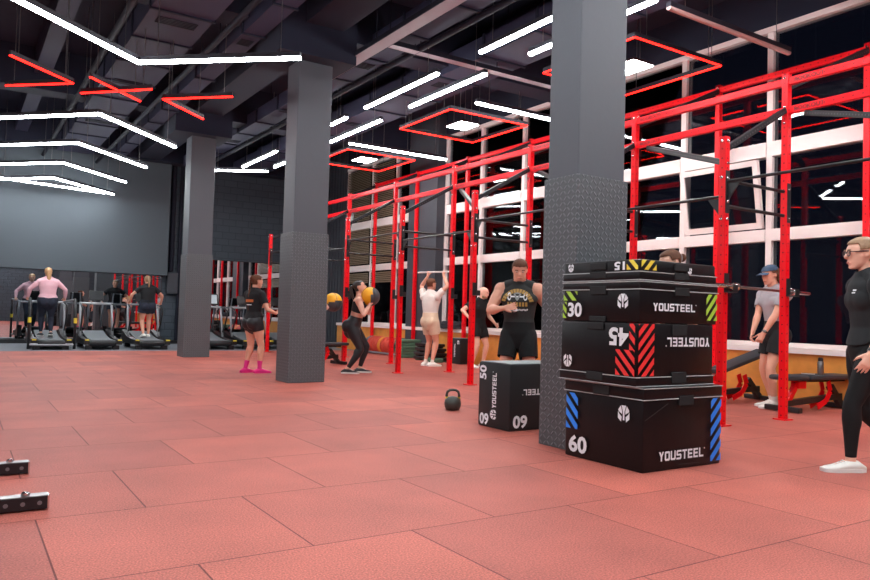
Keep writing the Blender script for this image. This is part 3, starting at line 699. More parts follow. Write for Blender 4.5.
# ================================================================== benches
def bench(loc, rz, label, incline):
    o = empty('weight_bench', loc, label, 'bench', 'weight benches', rz=rz)
    # x runs along the bench, the seat end at -x
    MB().obox((-.55, 0, .10), (.5, 0, .17), .07, .07).build('spine', M['black'], o)
    MB().box((-.60, -.24, .012), (-.53, .24, .075), .01).build('foot_bar', M['black'], o); MB().box((.50, -.25, .012), (.57, .25, .075), .01).build('foot_bar', M['black'], o)
    MB().obox((.52, 0, .05), (.30, 0, .30), .07, .07).build('leg', M['black'], o)
    MB().obox((-.52, 0, .08), (-.32, 0, .36), .06, .06).build('leg', M['red'], o)
    pts = [(.2, 0, .36), (.24, 0, .24), (.16, 0, .12), (.0, 0, .05)]
    g = MB()
    for y in (-.05, .05):
        for a, b in zip(pts, pts[1:]): g.obox((a[0], y, a[2]), (b[0], y, b[2]), .012, .07)
    g.build('adjusting_arc', M['red'], o)
    MB().box((-.36, -.06, .28), (-.22, .06, .37), .008).build('hinge', M['red'], o)
    MB().box((-.66, -.14, .385), (-.26, .14, .445), .025).build('seat_pad', M['pad'], o, smooth='angle')
    a = math.radians(incline)
    MB().box((0, -.15, 0), (.92, .15, .06), .025).build('back_pad', M['pad'], o, loc=(-.24, 0, .385), rot=(0, -a, 0), smooth='angle')
    MB().box((0, -.03, -.03), (.8, .03, -.001)).build('pad_rail', M['black'], o, loc=(-.24, 0, .385), rot=(0, -a, 0))
    return o
bench((8.75, 6.12, 0), math.radians(-10), 'black and red bench with raised back beside the capped man', 17)
bench((8.93, 5.07, 0), math.radians(-6), 'black and red flat bench with a bottle on it, at the right', 0)
bench((5.95, 13.35, 0), math.radians(10), 'black and red flat bench behind the middle column', 0)
b = empty('water_bottle', (9.0, 5.03, .446), 'dark steel water bottle standing on the flat bench', 'bottle')
MB().lathe([(.034, 0), (.036, .01), (.036, .15), (.028, .165)], (0, 0, 0), 16).build('flask', M['steel'], b, smooth='angle'); MB().lathe([(.03, .165), (.03, .2), (.02, .21)], (0, 0, 0), 16).build('cap', M['black'], b, smooth='angle')
c = empty('phone', (8.88, 5.12, .446), 'white phone lying on the flat bench', 'phone', rz=.6)
MB().box((-.035, -.075, 0), (.035, .075, .009), .003).build('case', M['frame'], c); MB().box((-.03, -.07, .009), (.03, .07, .0095)).build('display', M['black'], c)

# ================================================================== plates, mats, rope along the wainscot
rk = empty('plate_rack', (9.25, 16.35, 0), 'low grey rack holding coloured bumper plates by the window wall', 'plate rack')
for x in (-.14, .14): MB().box((x-.02, -.95, .03), (x+.02, .95, .07)).build('rail', M['grey_metal'], rk)
for y in (-.9, .9): MB().box((-.2, y-.02, 0), (.2, y+.02, .03)).build('foot', M['grey_metal'], rk)
cols = ['bump_grey', 'bump_red', 'bump_red', 'bump_red', 'bump_red', 'bump_orange', 'bump_red', 'bump_red', 'bump_red', 'bump_red', 'bump_red', 'bump_black', 'bump_black']
plates = {}
for i, cn in enumerate(cols):
    y = 17.2-i*.142
    nm = {'bump_grey': 'grey', 'bump_red': 'red', 'bump_orange': 'orange', 'bump_black': 'black'}[cn]
    lab = {'grey': 'grey bumper plate at the far end of the low rack', 'orange': 'orange bumper plate between red plates on the low rack', 'red': 'red bumper plate standing on the low rack', 'black': 'black bumper plate at the near end of the low rack'}[nm]
    if nm in plates:
        p = copy_tree(plates[nm]); p.location = (9.25, y, .235)
        continue
    p = empty('bumper_plate', (9.25, y, .235), lab, 'plate', nm+' bumper plates'); plates[nm] = p
    MB().lathe([(.03, -.05), (.12, -.05), (.13, -.065), (.2, -.065), (.222, -.05), (.222, .05), (.2, .065), (.13, .065), (.12, .05), (.03, .05)], (0, 0, 0), 28, 'y').build('disc', M[cn], p, smooth='angle')
    MB().lathe([(.05, -.056), (.05, .056)], (0, 0, 0), 16, 'y').build('hub', M['steel'], p, smooth='angle')
for i in range(6):
    o = MB().box((-.28, -.16, 0), (.28, .16, .072), .02).build('foam_mat', M['green_mat'], loc=(9.2+.01*(i % 2), 15.28+.012*((i*5) % 3), .001+i*.0735), rot=(0, 0, .03*((i*7) % 3-1)), smooth='angle')
    tag(o, ['lowest', 'second', 'third', 'fourth', 'fifth', 'topmost'][i]+' green foam mat of the stack beside the wooden wall', 'mat', 'stacked green mats')
for i in range(4):
    o = empty('step_platform', (9.1, 14.1+.02*(i % 2), i*.1), ['lowest', 'second', 'third', 'topmost'][i]+' black step platform of the stack behind the man in beige', 'step platform', 'stacked step platforms')
    MB().box((-.2, -.45+.05*i, .03), (.2, .45-.03*i, .098), .015).build('deck', M['black'], o, smooth='angle')
    MB().box((-.18, -.4+.05*i, .001), (.18, -.3+.05*i, .03)).box((-.18, .25-.03*i, .001), (.18, .38-.03*i, .03)).build('foot', M['green_mat'] if i < 1 else M['black'], o)
tag(MB().box((8.75, 13.5, .001), (9.05, 13.85, .09), .015).build('foam_mat', M['green_mat'], smooth='angle'), 'single green foam mat lying on the floor before the step platforms', 'mat')
r = empty('battle_rope', (9.5, 13.85, .745), 'dark battle rope coiled on the window sill', 'rope')
rp = MB(); pts = []
for i in range(90):
    t = i/90*2*math.pi*5; pts.append((-.02+.085*math.cos(t), .36*math.sin(t)*(1-.12*math.sin(i*.9)), .028+.03*int(i/18)+.006*math.sin(i*1.7)))
rp.tube(pts, .026, 8).build('coil', M['rope'], r, smooth=True)

# ================================================================== treadmills
M['dark_screen'] = mat('dark_screen', rgb(30, 32, 36), .3)
def treadmill(push, light=False):
    o = empty('treadmill', (0, 0, 0), 'x', 'treadmill', 'treadmills in front of the mirrors')
    MB().box((-.3, .1, .1), (.3, 1.75, .19), .02).build('deck', M['black'], o, smooth='angle')
    top = [(.04+1.7*t, .205+.03*(1-t)**2+.20*t*t) for t in [i/24 for i in range(25)]]
    bl = MB(); bl.prism(top+[(y, h-.02) for y, h in top[::-1]], -.25, .25, 'yz')
    bl.build('belt', M['belt'], o)
    for s in (-1, 1):
        MB().prism([(.02, .12), (1.8, .12), (1.8, .44), (1.6, .40), (1.1, .29), (.5, .24), (.02, .245)], s*.36-.055, s*.36+.055, 'yz').build('side_rail', M['black'], o, smooth='angle')
        MB().box((s*.36-.045, .0, .215), (s*.36+.045, .022, .245)).build('yellow_stripe', M['yellow'], o)
        MB().tube([(s*.37, 1.1, .24), (s*.37, 1.28, .8), (s*.36, 1.36, 1.12)], .03, 10).build('upright', M['grey_metal'], o, smooth=True)
        MB().tube([(s*.36, 1.36, 1.1), (s*.38, 1.15, 1.08), (s*.385, .85, 1.0), (s*.38, .78, .9), (s*.375, .95, .62), (s*.37, 1.12, .42)], .02, 10).build('handrail', M['black'], o, smooth=True)
        MB().box((s*.3-.07, .1, 0), (s*.3+.07, .22, .1)).box((s*.3-.07, 1.55, 0), (s*.3+.07, 1.7, .1)).build('foot', M['black'], o)
    MB().lathe([(.055, -.29), (.07, -.27), (.07, .27), (.055, .29)], (0, .06, .155), 16, 'x').build('rear_roller', M['black'], o, smooth='angle')
    MB().tube([(-.37, 1.36, 1.1), (.37, 1.36, 1.1)], .028, 10).build('crossbar', M['grey_metal'], o, smooth='angle')
    cw, ch = (.3, .16) if light else (.17, .13)
    c = MB().box((-cw, -.02, -ch), (cw, .02, ch), .015).build('console', M['black'], o, loc=(0, 1.42, 1.3), rot=(math.radians(-18), 0, 0), smooth='angle')
    MB().box((-cw+.04, -.025, -ch+.04), (cw-.04, -.021, ch-.03)).build('screen', M['screen'] if light else M['dark_screen'], c)
    if push:
        for s in (-1, 1):
            MB().tube([(s*.47, .02, .02), (s*.47, .0, .7), (s*.47, .12, 1.18)], .032, 10).build('push_post', M['black'], o, smooth=True)
            MB().tube([(s*.47, -.0, .62), (s*.47, .0, .74)], .037, 10).build('yellow_sleeve', M['yellow'], o, smooth='angle')
            MB().tube([(s*.47, .12, 1.17), (s*.37, 1.36, 1.12)], .025, 10).build('handrail', M['grey_metal'], o, smooth='angle')
        MB().tube([(-.47, .02, .12), (.47, .02, .12)], .03, 10).build('rear_crossbar', M['grey_metal'], o, smooth='angle')
    else:
        for s in (-1, 1): MB().tube([(s*.12, 1.44, 1.1), (s*.1, 1.5, 1.42)], .02, 8).build('console_post', M['grey_metal'], o, smooth='angle')
    return o
tm = treadmill(True); tm.location = (1.86, 18.95, 0); tm['label'] = 'treadmill with yellow-sleeved push posts under the woman in pink'
t2 = treadmill(False); t2.location = (2.96, 18.95, 0); t2['label'] = 'empty treadmill between the two walking women'
for x, y, lb in ((4.08, 18.95, 'treadmill under the woman in black, left of the far column'), (5.75, 18.9, 'treadmill showing just right of the far column'), (6.75, 18.9, 'treadmill behind the woman with pink socks'), (7.75, 18.9, 'rightmost treadmill, mostly behind the middle column')):
    t = treadmill(False, True) if x == 5.75 else copy_tree(t2); t.location = (x, y, 0); t['label'] = lb
# parked outside the far windows
struct(MB().box((9.95, -10, -.3), (40, 40, -.2)).build('ground', M['ground']), 'dark ground outside the windows', 'ground')
# ================================================================== people
V = Vector
def rot_about(v, axis, a): return Matrix.Rotation(a, 3, axis) @ v
def ring_tube(mb, secs, n=16, e0=None, e1=None):   # secs: (centre, right, forward, rx, ry); rounded closed ends
    def ringpts(c, r, f, a, b): return [c+r*(a*math.cos(2*math.pi*j/n))+f*(b*math.sin(2*math.pi*j/n)) for j in range(n)]
    c0, r0, f0, a0, b0 = secs[0]; c1, r1, f1, a1, b1 = secs[-1]
    d0 = (secs[0][0]-secs[1][0]).normalized(); d1 = (secs[-1][0]-secs[-2][0]).normalized()
    m0 = e0 or min(a0, b0); m1 = e1 or min(a1, b1); S = []
    for t in (.95, .6): S.append((c0+d0*m0*t, r0, f0, a0*math.sqrt(1-t*t), b0*math.sqrt(1-t*t)))
    S += secs
    for t in (.6, .95): S.append((c1+d1*m1*t, r1, f1, a1*math.sqrt(1-t*t), b1*math.sqrt(1-t*t)))
    vs = []; fs = []
    for s in S: vs += ringpts(*s)
    k = len(S)
    for i in range(k-1):
        for j in range(n): fs.append((i*n+j, i*n+(j+1) % n, (i+1)*n+(j+1) % n, (i+1)*n+j))
    fs += [tuple(range(n))[::-1], tuple(range((k-1)*n, k*n))]
    mb.add(vs, fs)
def limb(mb, a, b, prof, ref, n=12):
    d = (b-a).normalized(); r = ref-d*ref.dot(d)
    if r.length < 1e-4: r = d.orthogonal()
    r.normalize(); f = r.cross(d)
    ring_tube(mb, [(a+(b-a)*t, r, f, x, y) for t, x, y in prof], n)
def ik(a, t, l1, l2, pole):
    d = t-a; L = min(d.length, (l1+l2)*.999); d.normalize(); t = a+d*L
    x = (l1*l1-l2*l2+L*L)/(2*L); h = math.sqrt(max(0, l1*l1-x*x))
    p = pole-d*pole.dot(d)
    if p.length < 1e-4: p = d.orthogonal()
    return a+d*x+p.normalized()*h, t

def person(label, loc, heading, H, sex='f', bulk=1.0, arm_bulk=1.0, hip_z=None, lean=(0, 0), pelvis_tilt=0, twist=0, head=(0, 0), legs=None, arms=None, voxel=.008, skin='skin_a', garments=(), hair=None, shoes=None, hat=None, extras=None, bend_side=0):
    """local frame: x right, y forward, z up; heading = direction faced, degrees from +X"""
    o = empty('person', loc, label, 'person', None, math.radians(heading-90))
    F = sex == 'f'
    s = lambda k: k*H
    hz = hip_z if hip_z else s(.525)
    X, Y, Z = V((1, 0, 0)), V((0, 1, 0)), V((0, 0, 1))
    def up(a, b=0): return V((math.sin(b), math.sin(a)*math.cos(b), math.cos(a)*math.cos(b)))
    P = V((0, 0, hz)); u0 = up(math.radians(pelvis_tilt)); u1 = up(math.radians(lean[0]), math.radians(bend_side)*.5); u2 = up(math.radians(lean[1]), math.radians(bend_side))
    waist = P+u0*s(.095); chest = waist+u1*s(.115); neck = chest+u2*s(.105)
    tw = math.radians(twist); sr = (X*math.cos(tw)+Y*math.sin(tw)); sr = (sr-u2*sr.dot(u2)).normalized(); sf = u2.cross(sr)
    nu = up(math.radians(lean[1]*.6+head[0]*.3+ (6 if not head[0] else 0)))
    hd = neck+nu*s(.035)
    mb = MB(); segs = []
    hipw = s(.054 if F else .05); shw = s(.103 if F else .118)*(1 if bulk < 1.15 else 1.05)
    k = bulk
    T = ([(-.055, .07, .062, P, 0), (0, .106, .078, P, -.006), (.04, .102, .07, P, -.004), (.1, .076, .056, waist, 0), (.17, .082, .06, chest, 0), (.215, .092, .067, chest, .004), (.285, .098, .058, neck, 0), (.315, .05, .042, neck, 0)] if F else
         [(-.055, .07, .062, P, 0), (0, .096, .072, P, 0), (.04, .093, .066, P, 0), (.1, .086, .062, waist, 0), (.17, .096, .07, chest, 0), (.215, .106, .075, chest, .004), (.285, .112, .06, neck, 0), (.315, .055, .045, neck, 0)])
    def sp(h):   # point on the spine h*H above the hip joint
        pts = [(-.06, P-u0*s(.06)), (0, P), (.095, waist), (.21, chest), (.315, neck)]
        for (a, pa), (b, pb) in zip(pts, pts[1:]):
            if h <= b or b == .315: return pa+(pb-pa)*((h-a)/(b-a))
    def fr(h):
        t = max(0, min(1, h/.3)); r = X.lerp(sr, t).normalized(); u = u0.lerp(u2, t).normalized(); r = (r-u*r.dot(u)).normalized(); return r, u.cross(r)
    secs = []
    for h, a, b, _, fo in T:
        r, f = fr(h); c = sp(h)+f*s(fo); secs.append((c, r, f, s(a)*k, s(b)*k))
    ring_tube(mb, secs, 20)
    tot = .37
    for (c1, *_), (c2, *_), t1, t2 in zip(secs, secs[1:], T, T[1:]): segs.append(('torso', c1, c2, (t1[0]+.055)/tot, (t2[0]+.055)/tot, s(t1[1]+t1[2])/2*k, s(t2[1]+t2[2])/2*k))
    r0, f0 = fr(0)
    for sg in (-1, 1):
        mb.ell(P-u0*s(.012)-f0*s(.042 if F else .03)*k+r0*sg*s(.046), s(.054)*k, s(.05 if F else .044)*k, s(.06)*k)
        if F: mb.ell(sp(.222)+sf*s(.038)+sr*sg*s(.040), s(.047), s(.031), s(.046))
        else: mb.ell(sp(.232)+sf*s(.04)+sr*sg*s(.052), s(.055)*arm_bulk, s(.036), s(.04))
    # neck and head
    fw = nu.cross(sr).normalized() if abs(nu.cross(sr).length) > .01 else sf
    fw = -fw if fw.dot(sf) < 0 else fw
    hy, hp = math.radians(head[1]), math.radians(head[0]+lean[1]*.3)
    hu = up(hp); hf = V((0, math.cos(hp), -math.sin(hp))); hr = X.copy()
    base = sr.copy(); base.z = 0; ba = math.atan2(base.y, base.x)+hy
    RZ = Matrix.Rotation(ba, 3, 'Z'); hu, hf, hr = RZ@hu, RZ@hf, RZ@hr
    hh = s(.132)*(1.0 if H > 1.5 else 1.02)
    chin = hd+nu*s(.012)+hf*hh*.16
    cen = hd+nu*s(.006)+hu*hh*.5+hf*hh*.12
    nr = .031 if F else .036*(.6+.4*arm_bulk)
    limb(mb, neck-nu*s(.03), cen-hf*hh*.1-hu*hh*.05, [(0, s(nr)*1.25, s(nr)*1.2), (.4, s(nr), s(nr)), (1, s(nr), s(nr))], hr)
    segs.append(('neck', neck+nu*s(.004), cen-hu*hh*.42, 0, 1, s(nr)*1.2, s(nr)))
    hs = [(-.48, .12, .13, .24), (-.43, .175, .21, .19), (-.3, .25, .325, .11), (-.1, .325, .41, .04), (.1, .345, .45, .0), (.22, .342, .45, -.015)]
    ring_tube(mb, [(cen+hu*hh*a+hf*hh*d, hr, hf, hh*b, hh*c) for a, b, c, d in hs], 20, hh*.03, hh*.30)
    segs.append(('head', cen-hu*hh*.3, cen+hu*hh*.3, 0, 1, hh*.4, hh*.42))
    nose = cen+hf*hh*.46-hu*hh*.08
    limb(mb, cen+hf*hh*.42+hu*hh*.06, nose+hf*hh*.03, [(0, hh*.04, hh*.05), (1, hh*.075, hh*.08)], hr, 8)
    mb.ell(cen+hf*hh*.40-hu*hh*.27, hh*.13, hh*.075, hh*.06)   # lips
    mb.ell(cen+hf*hh*.34-hu*hh*.43, hh*.13, hh*.1, hh*.07)     # chin
    mb.ell(cen+hf*hh*.385+hu*hh*.13, hh*.22, hh*.06, hh*.045)   # brow
    for sg in (-1, 1):
        rm = Matrix((hr, hf, hu)).transposed()
        mb.ell(cen+hr*sg*hh*.345-hf*hh*.04, hh*.035, hh*.09, hh*.14, 10, 8, rm)
    # arms
    wrists = {}
    AL, FL = s(.168), s(.150)
    for sg, side in ((-1, 'L'), (1, 'R')):
        sh = neck-u2*s(.03)+sr*sg*shw
        a = (arms or {}).get(side, {})
        tgt = V(a['t']) if 't' in a else sh+V((sg*s(.05), s(.03), -s(.31)))
        pole = V(a.get('pole', (sg*.3, -1, -.2)))
        el, wr = ik(sh, tgt, AL, FL, pole); ab = arm_bulk
        mb.ell(sh+sr*sg*s(.004)-u2*s(.008), s(.036)*ab, s(.038)*ab, s(.042)*ab)
        limb(mb, neck+sr*sg*s(.02)+u2*s(.012), sh+u2*s(.004), [(0, s(.03), s(.03)), (1, s(.03)*ab, s(.028)*ab)], u2)
        ref = (el-sh).cross(wr-el); ref = ref if ref.length > 1e-4 else sr
        limb(mb, sh, el, [(0, s(.031)*ab, s(.033)*ab), (.45, s(.030)*ab, s(.033)*ab), (.85, s(.0235)*ab, s(.025)*ab), (1, s(.0225), s(.0235))], ref)
        limb(mb, el, wr, [(0, s(.0235), s(.0235)), (.25, s(.0255)*ab, s(.026)*ab), (.7, s(.0185), s(.019)), (1, s(.0145), s(.0165))], ref)
        segs.append(('uarm'+side, sh, el, 0, 1, s(.034)*ab, s(.024))); segs.append(('farm'+side, el, wr, 0, 1, s(.027), s(.017)))
        hdv = V(a['d']).normalized() if 'd' in a else (wr-el).normalized()
        n = V(a.get('n', (-sg, 0, 0))); n = (n-hdv*n.dot(hdv)).normalized()
        lat = hdv.cross(n)*sg*a.get('flip', 1)     # towards the thumb
        if 'thumb' in a and lat.dot(V(a['thumb'])) < 0: lat = -lat
        cl = a.get('curl', .35)
        kn = wr+hdv*s(.052)
        ring_tube(mb, [(wr, lat, n, s(.0165), s(.011)), (wr+hdv*s(.02), lat, n, s(.021), s(.0105)), (kn, lat, n, s(.0235), s(.0085))], 12)
        for q, (fo, ln) in enumerate(((.9, .043), (.32, .048), (-.28, .045), (-.85, .036))):
            p = kn+lat*s(.0215)*fo-hdv*s(.006); dd = (hdv+lat*.10*fo).normalized(); pts = [p]; axis = dd.cross(n)
            for m_, w_ in ((.46, .9), (.3, 1.1), (.24, .7)):
                dd = rot_about(dd, axis, cl*w_*(1+.12*q)); p = p+dd*s(ln)*m_; pts.append(p)
            mb.tube(pts, [s(.0054), s(.0052), s(.0048), s(.0036)], 8)
            mb.ell(pts[-1], s(.0037), s(.0037), s(.0037), 8, 6)
        tp = wr+hdv*s(.012)+lat*s(.015); td = (hdv*.75+lat*.65+n*.35).normalized(); pts = [tp]
        for m_ in (.022, .02, .016):
            tp = tp+td*s(m_); pts.append(tp); td = (td+hdv*.25*(1)+n*.3*cl).normalized()
        mb.tube(pts, [s(.009), s(.007), s(.006), s(.0045)], 8); mb.ell(pts[-1], s(.0046), s(.0046), s(.0046), 8, 6)
        segs.append(('hand'+side, wr+hdv*s(.008), wr+hdv*s(.1), 0, 1, s(.02), s(.02)))
        wrists[side] = (wr, hdv, n, lat, el)
    # legs
    TL, SL = s(.245), s(.245); feet = {}
    for sg, side in ((-1, 'L'), (1, 'R')):
        g = (legs or {}).get(side, {}); hj = P+r0*sg*hipw-u0*s(.005)
        an = V(g.get('a', (sg*s(.06), 0, s(.042)))); pole = V(g.get('pole', (sg*.08, 1, 0)))
        kn, an = ik(hj, an, TL, SL, pole); lb = (.5+.5*k)
        ref = X
        limb(mb, hj, kn, [(0, s(.059)*k, s(.06)*k), (.3, s(.054 if F else .052)*k, s(.057)*k), (.75, s(.038)*lb, s(.04)*lb), (1, s(.031)*lb, s(.033)*lb)], ref, 14)
        sd = (an-kn).normalized(); bk = -(pole-sd*pole.dot(sd)).normalized()
        limb(mb, kn, an, [(0, s(.0315)*lb, s(.033)*lb), (.25, s(.033)*lb, s(.0355)*lb), (.6, s(.025)*lb, s(.026)*lb), (.9, s(.0185), s(.0205)), (1, s(.0185), s(.022))], ref, 14)
        mb.ell(kn.lerp(an, .27)+bk*s(.012), s(.028)*lb, s(.026)*lb, s(.055)*lb)
        segs.append(('thigh'+side, hj, kn, 0, 1, s(.06)*k, s(.034)*lb)); segs.append(('shin'+side, kn, an, 0, 1, s(.034)*lb, s(.02)))
        yaw = math.radians(g.get('yaw', sg*-8)); pit = math.radians(g.get('pitch', 0))
        ff = V((-math.sin(yaw), math.cos(yaw), 0)); fr_ = V((math.cos(yaw), math.sin(yaw), 0)); fd = ff*math.cos(pit)+V((0, 0, math.sin(pit))); fu = fr_.cross(fd)
        sole = an-fu*s(.040)
        ring_tube(mb, [(sole-fd*s(.028)+fu*s(.022), fr_, fu, s(.018), s(.018)), (sole+fd*s(.03)+fu*s(.024), fr_, fu, s(.02), s(.02)), (sole+fd*s(.085)+fu*s(.013), fr_, fu, s(.026), s(.011)), (sole+fd*s(.105)+fu*s(.012), fr_, fu, s(.022), s(.009))], 12)
        segs.append(('foot'+side, sole-fd*s(.02)+fu*s(.015), sole+fd*s(.1)+fu*s(.012), 0, 1, s(.024), s(.02)))
        feet[side] = (sole, fd, fr_, fu)
    # one continuous skin
    tmp = mb.build('tmp_body', M[skin], None)
    md = tmp.modifiers.new('r', 'REMESH'); md.mode = 'VOXEL'; md.voxel_size = voxel
    sm = tmp.modifiers.new('s', 'SMOOTH'); sm.factor = .5; sm.iterations = 4
    dg = bpy.context.evaluated_depsgraph_get(); me = bpy.data.meshes.new_from_object(tmp.evaluated_get(dg)); me.name = 'body'
    old = tmp.data; bpy.data.objects.remove(tmp); bpy.data.meshes.remove(old)
    nv = len(me.vertices); co = np.empty(nv*3); me.vertices.foreach_get('co', co); co = co.reshape(-1, 3)
    no = np.empty(nv*3); me.vertices.foreach_get('normal', no); no = no.reshape(-1, 3)
    best = np.full(nv, 1e9); lab = np.zeros(nv, int); par = np.zeros(nv); names = []
    for (nm, a, b, t0, t1, ra, rb) in segs:
        if nm not in names: names.append(nm)
        a = np.array(a); b = np.array(b); d = b-a; t = ((co-a)@d)/(d@d); tc = np.clip(t, 0, 1)
        dist = np.linalg.norm(co-(a+tc[:, None]*d), axis=1)/(ra+(rb-ra)*tc)
        if nm.startswith('foot') or nm.startswith('hand'): dist *= 1.0
        w = dist < best; best[w] = dist[w]; lab[w] = names.index(nm); par[w] = (t0+(t1-t0)*tc)[w]
    faces_ = [tuple(p.vertices) for p in me.polygons]; fa = np.array([f if len(f) == 4 else (f+(f[-1],)) for f in faces_])
    covered = np.zeros(nv, bool); made = {}
    def inside(reg):
        m_ = np.zeros(nv, bool); fl = np.zeros(nv)
        for nm, lo, hi, *fx in reg:
            for i, q in enumerate(names):
                if q == nm or (q[:-1] == nm and q[-1] in 'LR'):
                    w = (lab == i) & (par >= lo) & (par <= hi); m_ |= w
                    if fx: fl[w] = fx[0]*(par[w]-lo)/max(1e-3, hi-lo) if fx[0] >= 0 else -fx[0]*(1-(par[w]-lo)/max(1e-3, hi-lo))
        return m_, fl
    def shell(name, m_, off, mt, smooth=10, hide=True):
        f = fa[m_[fa].all(axis=1)]
        if not len(f): return None
        ids = np.unique(f); mp = -np.ones(nv, int); mp[ids] = np.arange(len(ids))
        vv = co[ids].copy(); fs = mp[f]
        # relax without shrinking the hem
        edges = np.concatenate([fs[:, [0, 1]], fs[:, [1, 2]], fs[:, [2, 3]], fs[:, [3, 0]]]); edges = edges[edges[:, 0] != edges[:, 1]]
        es = np.sort(edges, axis=1); uq, cnt = np.unique(es, axis=0, return_counts=True); bd = np.zeros(len(ids), bool); bd[uq[cnt == 1].ravel()] = True
        vv = vv+no[ids]*(off[ids] if isinstance(off, np.ndarray) else off)[..., None] if isinstance(off, np.ndarray) else vv+no[ids]*off
        ub = uq[cnt == 1]
        for it in range(smooth):
            acc = np.zeros_like(vv); c = np.zeros(len(ids))
            np.add.at(acc, uq[:, 0], vv[uq[:, 1]]); np.add.at(acc, uq[:, 1], vv[uq[:, 0]]); np.add.at(c, uq[:, 0], 1); np.add.at(c, uq[:, 1], 1)
            acb = np.zeros_like(vv); cb = np.zeros(len(ids))
            np.add.at(acb, ub[:, 0], vv[ub[:, 1]]); np.add.at(acb, ub[:, 1], vv[ub[:, 0]]); np.add.at(cb, ub[:, 0], 1); np.add.at(cb, ub[:, 1], 1)
            nvv = vv.copy(); k_ = c > 0; nvv[k_] = .5*vv[k_]+.5*acc[k_]/c[k_][:, None]; kb = bd & (cb > 0); nvv[kb] = .5*vv[kb]+.5*acb[kb]/cb[kb][:, None]; vv = nvv
        q = MB(); q.add(vv, [tuple(dict.fromkeys(x)) for x in fs.tolist()])
        ob = q.build(name, mt, o, smooth=True, fix=False)
        so = ob.modifiers.new('thick', 'SOLIDIFY'); so.thickness = .004; so.offset = -1
        if hide: covered[m_] = True
        made[name] = ob; return ob
    for gname, reg, off, mt in garments:
        m_, fl = inside(reg); shell(gname, m_, off+fl, M[mt])
    # hair
    loc_ = co-np.array(cen); hx, hy_, hz_ = loc_@np.array(hr)/hh, loc_@np.array(hf)/hh, loc_@np.array(hu)/hh
    hm = (lab == names.index('head')) | (lab == names.index('neck'))
    if hair:
        kind, hmt = hair; line = .27 if kind != 'buzz' else .22
        cap = hm & ((hz_ > line+.02+.1*np.maximum(0, hy_-.2)) | ((hy_ < .06) & (hz_ > -.02)) | ((hy_ < .18) & (hz_ > .1)) | ((hy_ < -.08) & (hz_ > -.30 if kind not in ('buzz', 'short') else hz_ > -.22))) & (np.abs(hx) < .37)
        cap &= ~((np.abs(hx) > .33) & (hy_ > -.14) & (hz_ < .1))
        if kind != 'none': shell('hair', cap, hh*{'buzz': .045, 'short': .055}.get(kind, .05), M[hmt], 3, hide=False)
        hb = made.get('hair')
        q = MB()
        if kind == 'pony':
            b0 = cen-hf*hh*.47+hu*hh*.22; q.ell(b0, hh*.1, hh*.1, hh*.1); q.tube([b0, b0-hf*hh*.2-hu*hh*.05, b0-hf*hh*.26-hu*hh*.5, b0-hf*hh*.2-hu*hh*1.0, b0-hf*hh*.16-hu*hh*1.35], [hh*.09, hh*.11, hh*.13, hh*.1, hh*.03], 10)
            q.build('ponytail', M[hmt], hb, smooth=True)
        if kind == 'braid':
            b0 = cen-hf*hh*.42+hu*hh*.30; q.ell(b0, hh*.17, hh*.16, hh*.16); L0 = b0-hf*hh*.14
            for i in range(13): q.ell(L0-hu*hh*(.12+.2*i)-hf*hh*(.05*math.sin(i*.25)), hh*(.085-.003*i)*(1+.12*(i % 2)), hh*.075, hh*.13)
            q.build('braid', M[hmt], hb, smooth=True)
        if kind == 'bun':
            b0 = cen-hf*hh*.5+hu*hh*.10; q.ell(b0-hf*hh*.1, hh*.17, hh*.15, hh*.17); q.build('bun', M[hmt], hb, smooth=True)
            MB().lathe([(hh*.13, -hh*.03), (hh*.18, 0), (hh*.13, hh*.03)], (0, 0, 0), 16, 'y').build('scrunchie', M['c_grey'], hb, loc=b0)
        if kind == 'long':
            b0 = cen-hf*hh*.36
            q.tube([b0+hu*hh*.3, b0-hf*hh*.14-hu*hh*.1, b0-hf*hh*.2-hu*hh*.5, b0-hf*hh*.16-hu*hh*.95, b0-hf*hh*.1-hu*hh*1.2], [hh*.22, hh*.25, hh*.24, hh*.17, hh*.05], 12)
            q.build('loose_hair', M[hmt], hb, smooth=True)
        if kind == 'messy':
            for i in range(40):
                a = random.uniform(-1, 1); b = random.uniform(-.35, .25); q.ell(cen+hr*hh*.36*math.cos(a*1.5)*(1 if i % 2 else -1)*1.0-hf*hh*(.12+.34*abs(math.sin(a*1.5)))+hu*hh*b, hh*.09, hh*.09, hh*.09, 8, 6)
            q.build('curls', M[hmt], hb, smooth=True)
    if hat:
        m_ = hm & (hz_ > .21); shell('cap', m_, hh*.06, M[hat], 4, hide=False)
        q = MB(); vs = []; n_ = 9
        for j in range(2):
            for i in range(n_):
                a = math.radians(-62+124*i/(n_-1)); rr_ = (.47, .86)[j] if abs(i-4) < 4.5 else .5
                ext = .40+.46*math.cos(a*1.1) if j else .44
                vs.append(cen+hr*hh*math.sin(a)*.40+hf*hh*(ext*math.cos(a*.5))+hu*hh*(.20-.08*j-.05*abs(math.sin(a))*1))
        q.add(vs+[v-hu*hh*.03 for v in vs], [(i, i+1, n_+i+1, n_+i) for i in range(n_-1)]+[(2*n_+i, 3*n_+i, 3*n_+i+1, 2*n_+i+1) for i in range(n_-1)]+[(i+n_, i+n_+1, 3*n_+i+1, 3*n_+i) for i in range(n_-1)])
        q.build('visor', M[hat], made['cap'])
    # face
    ew = MB(); ir = MB(); br = MB()
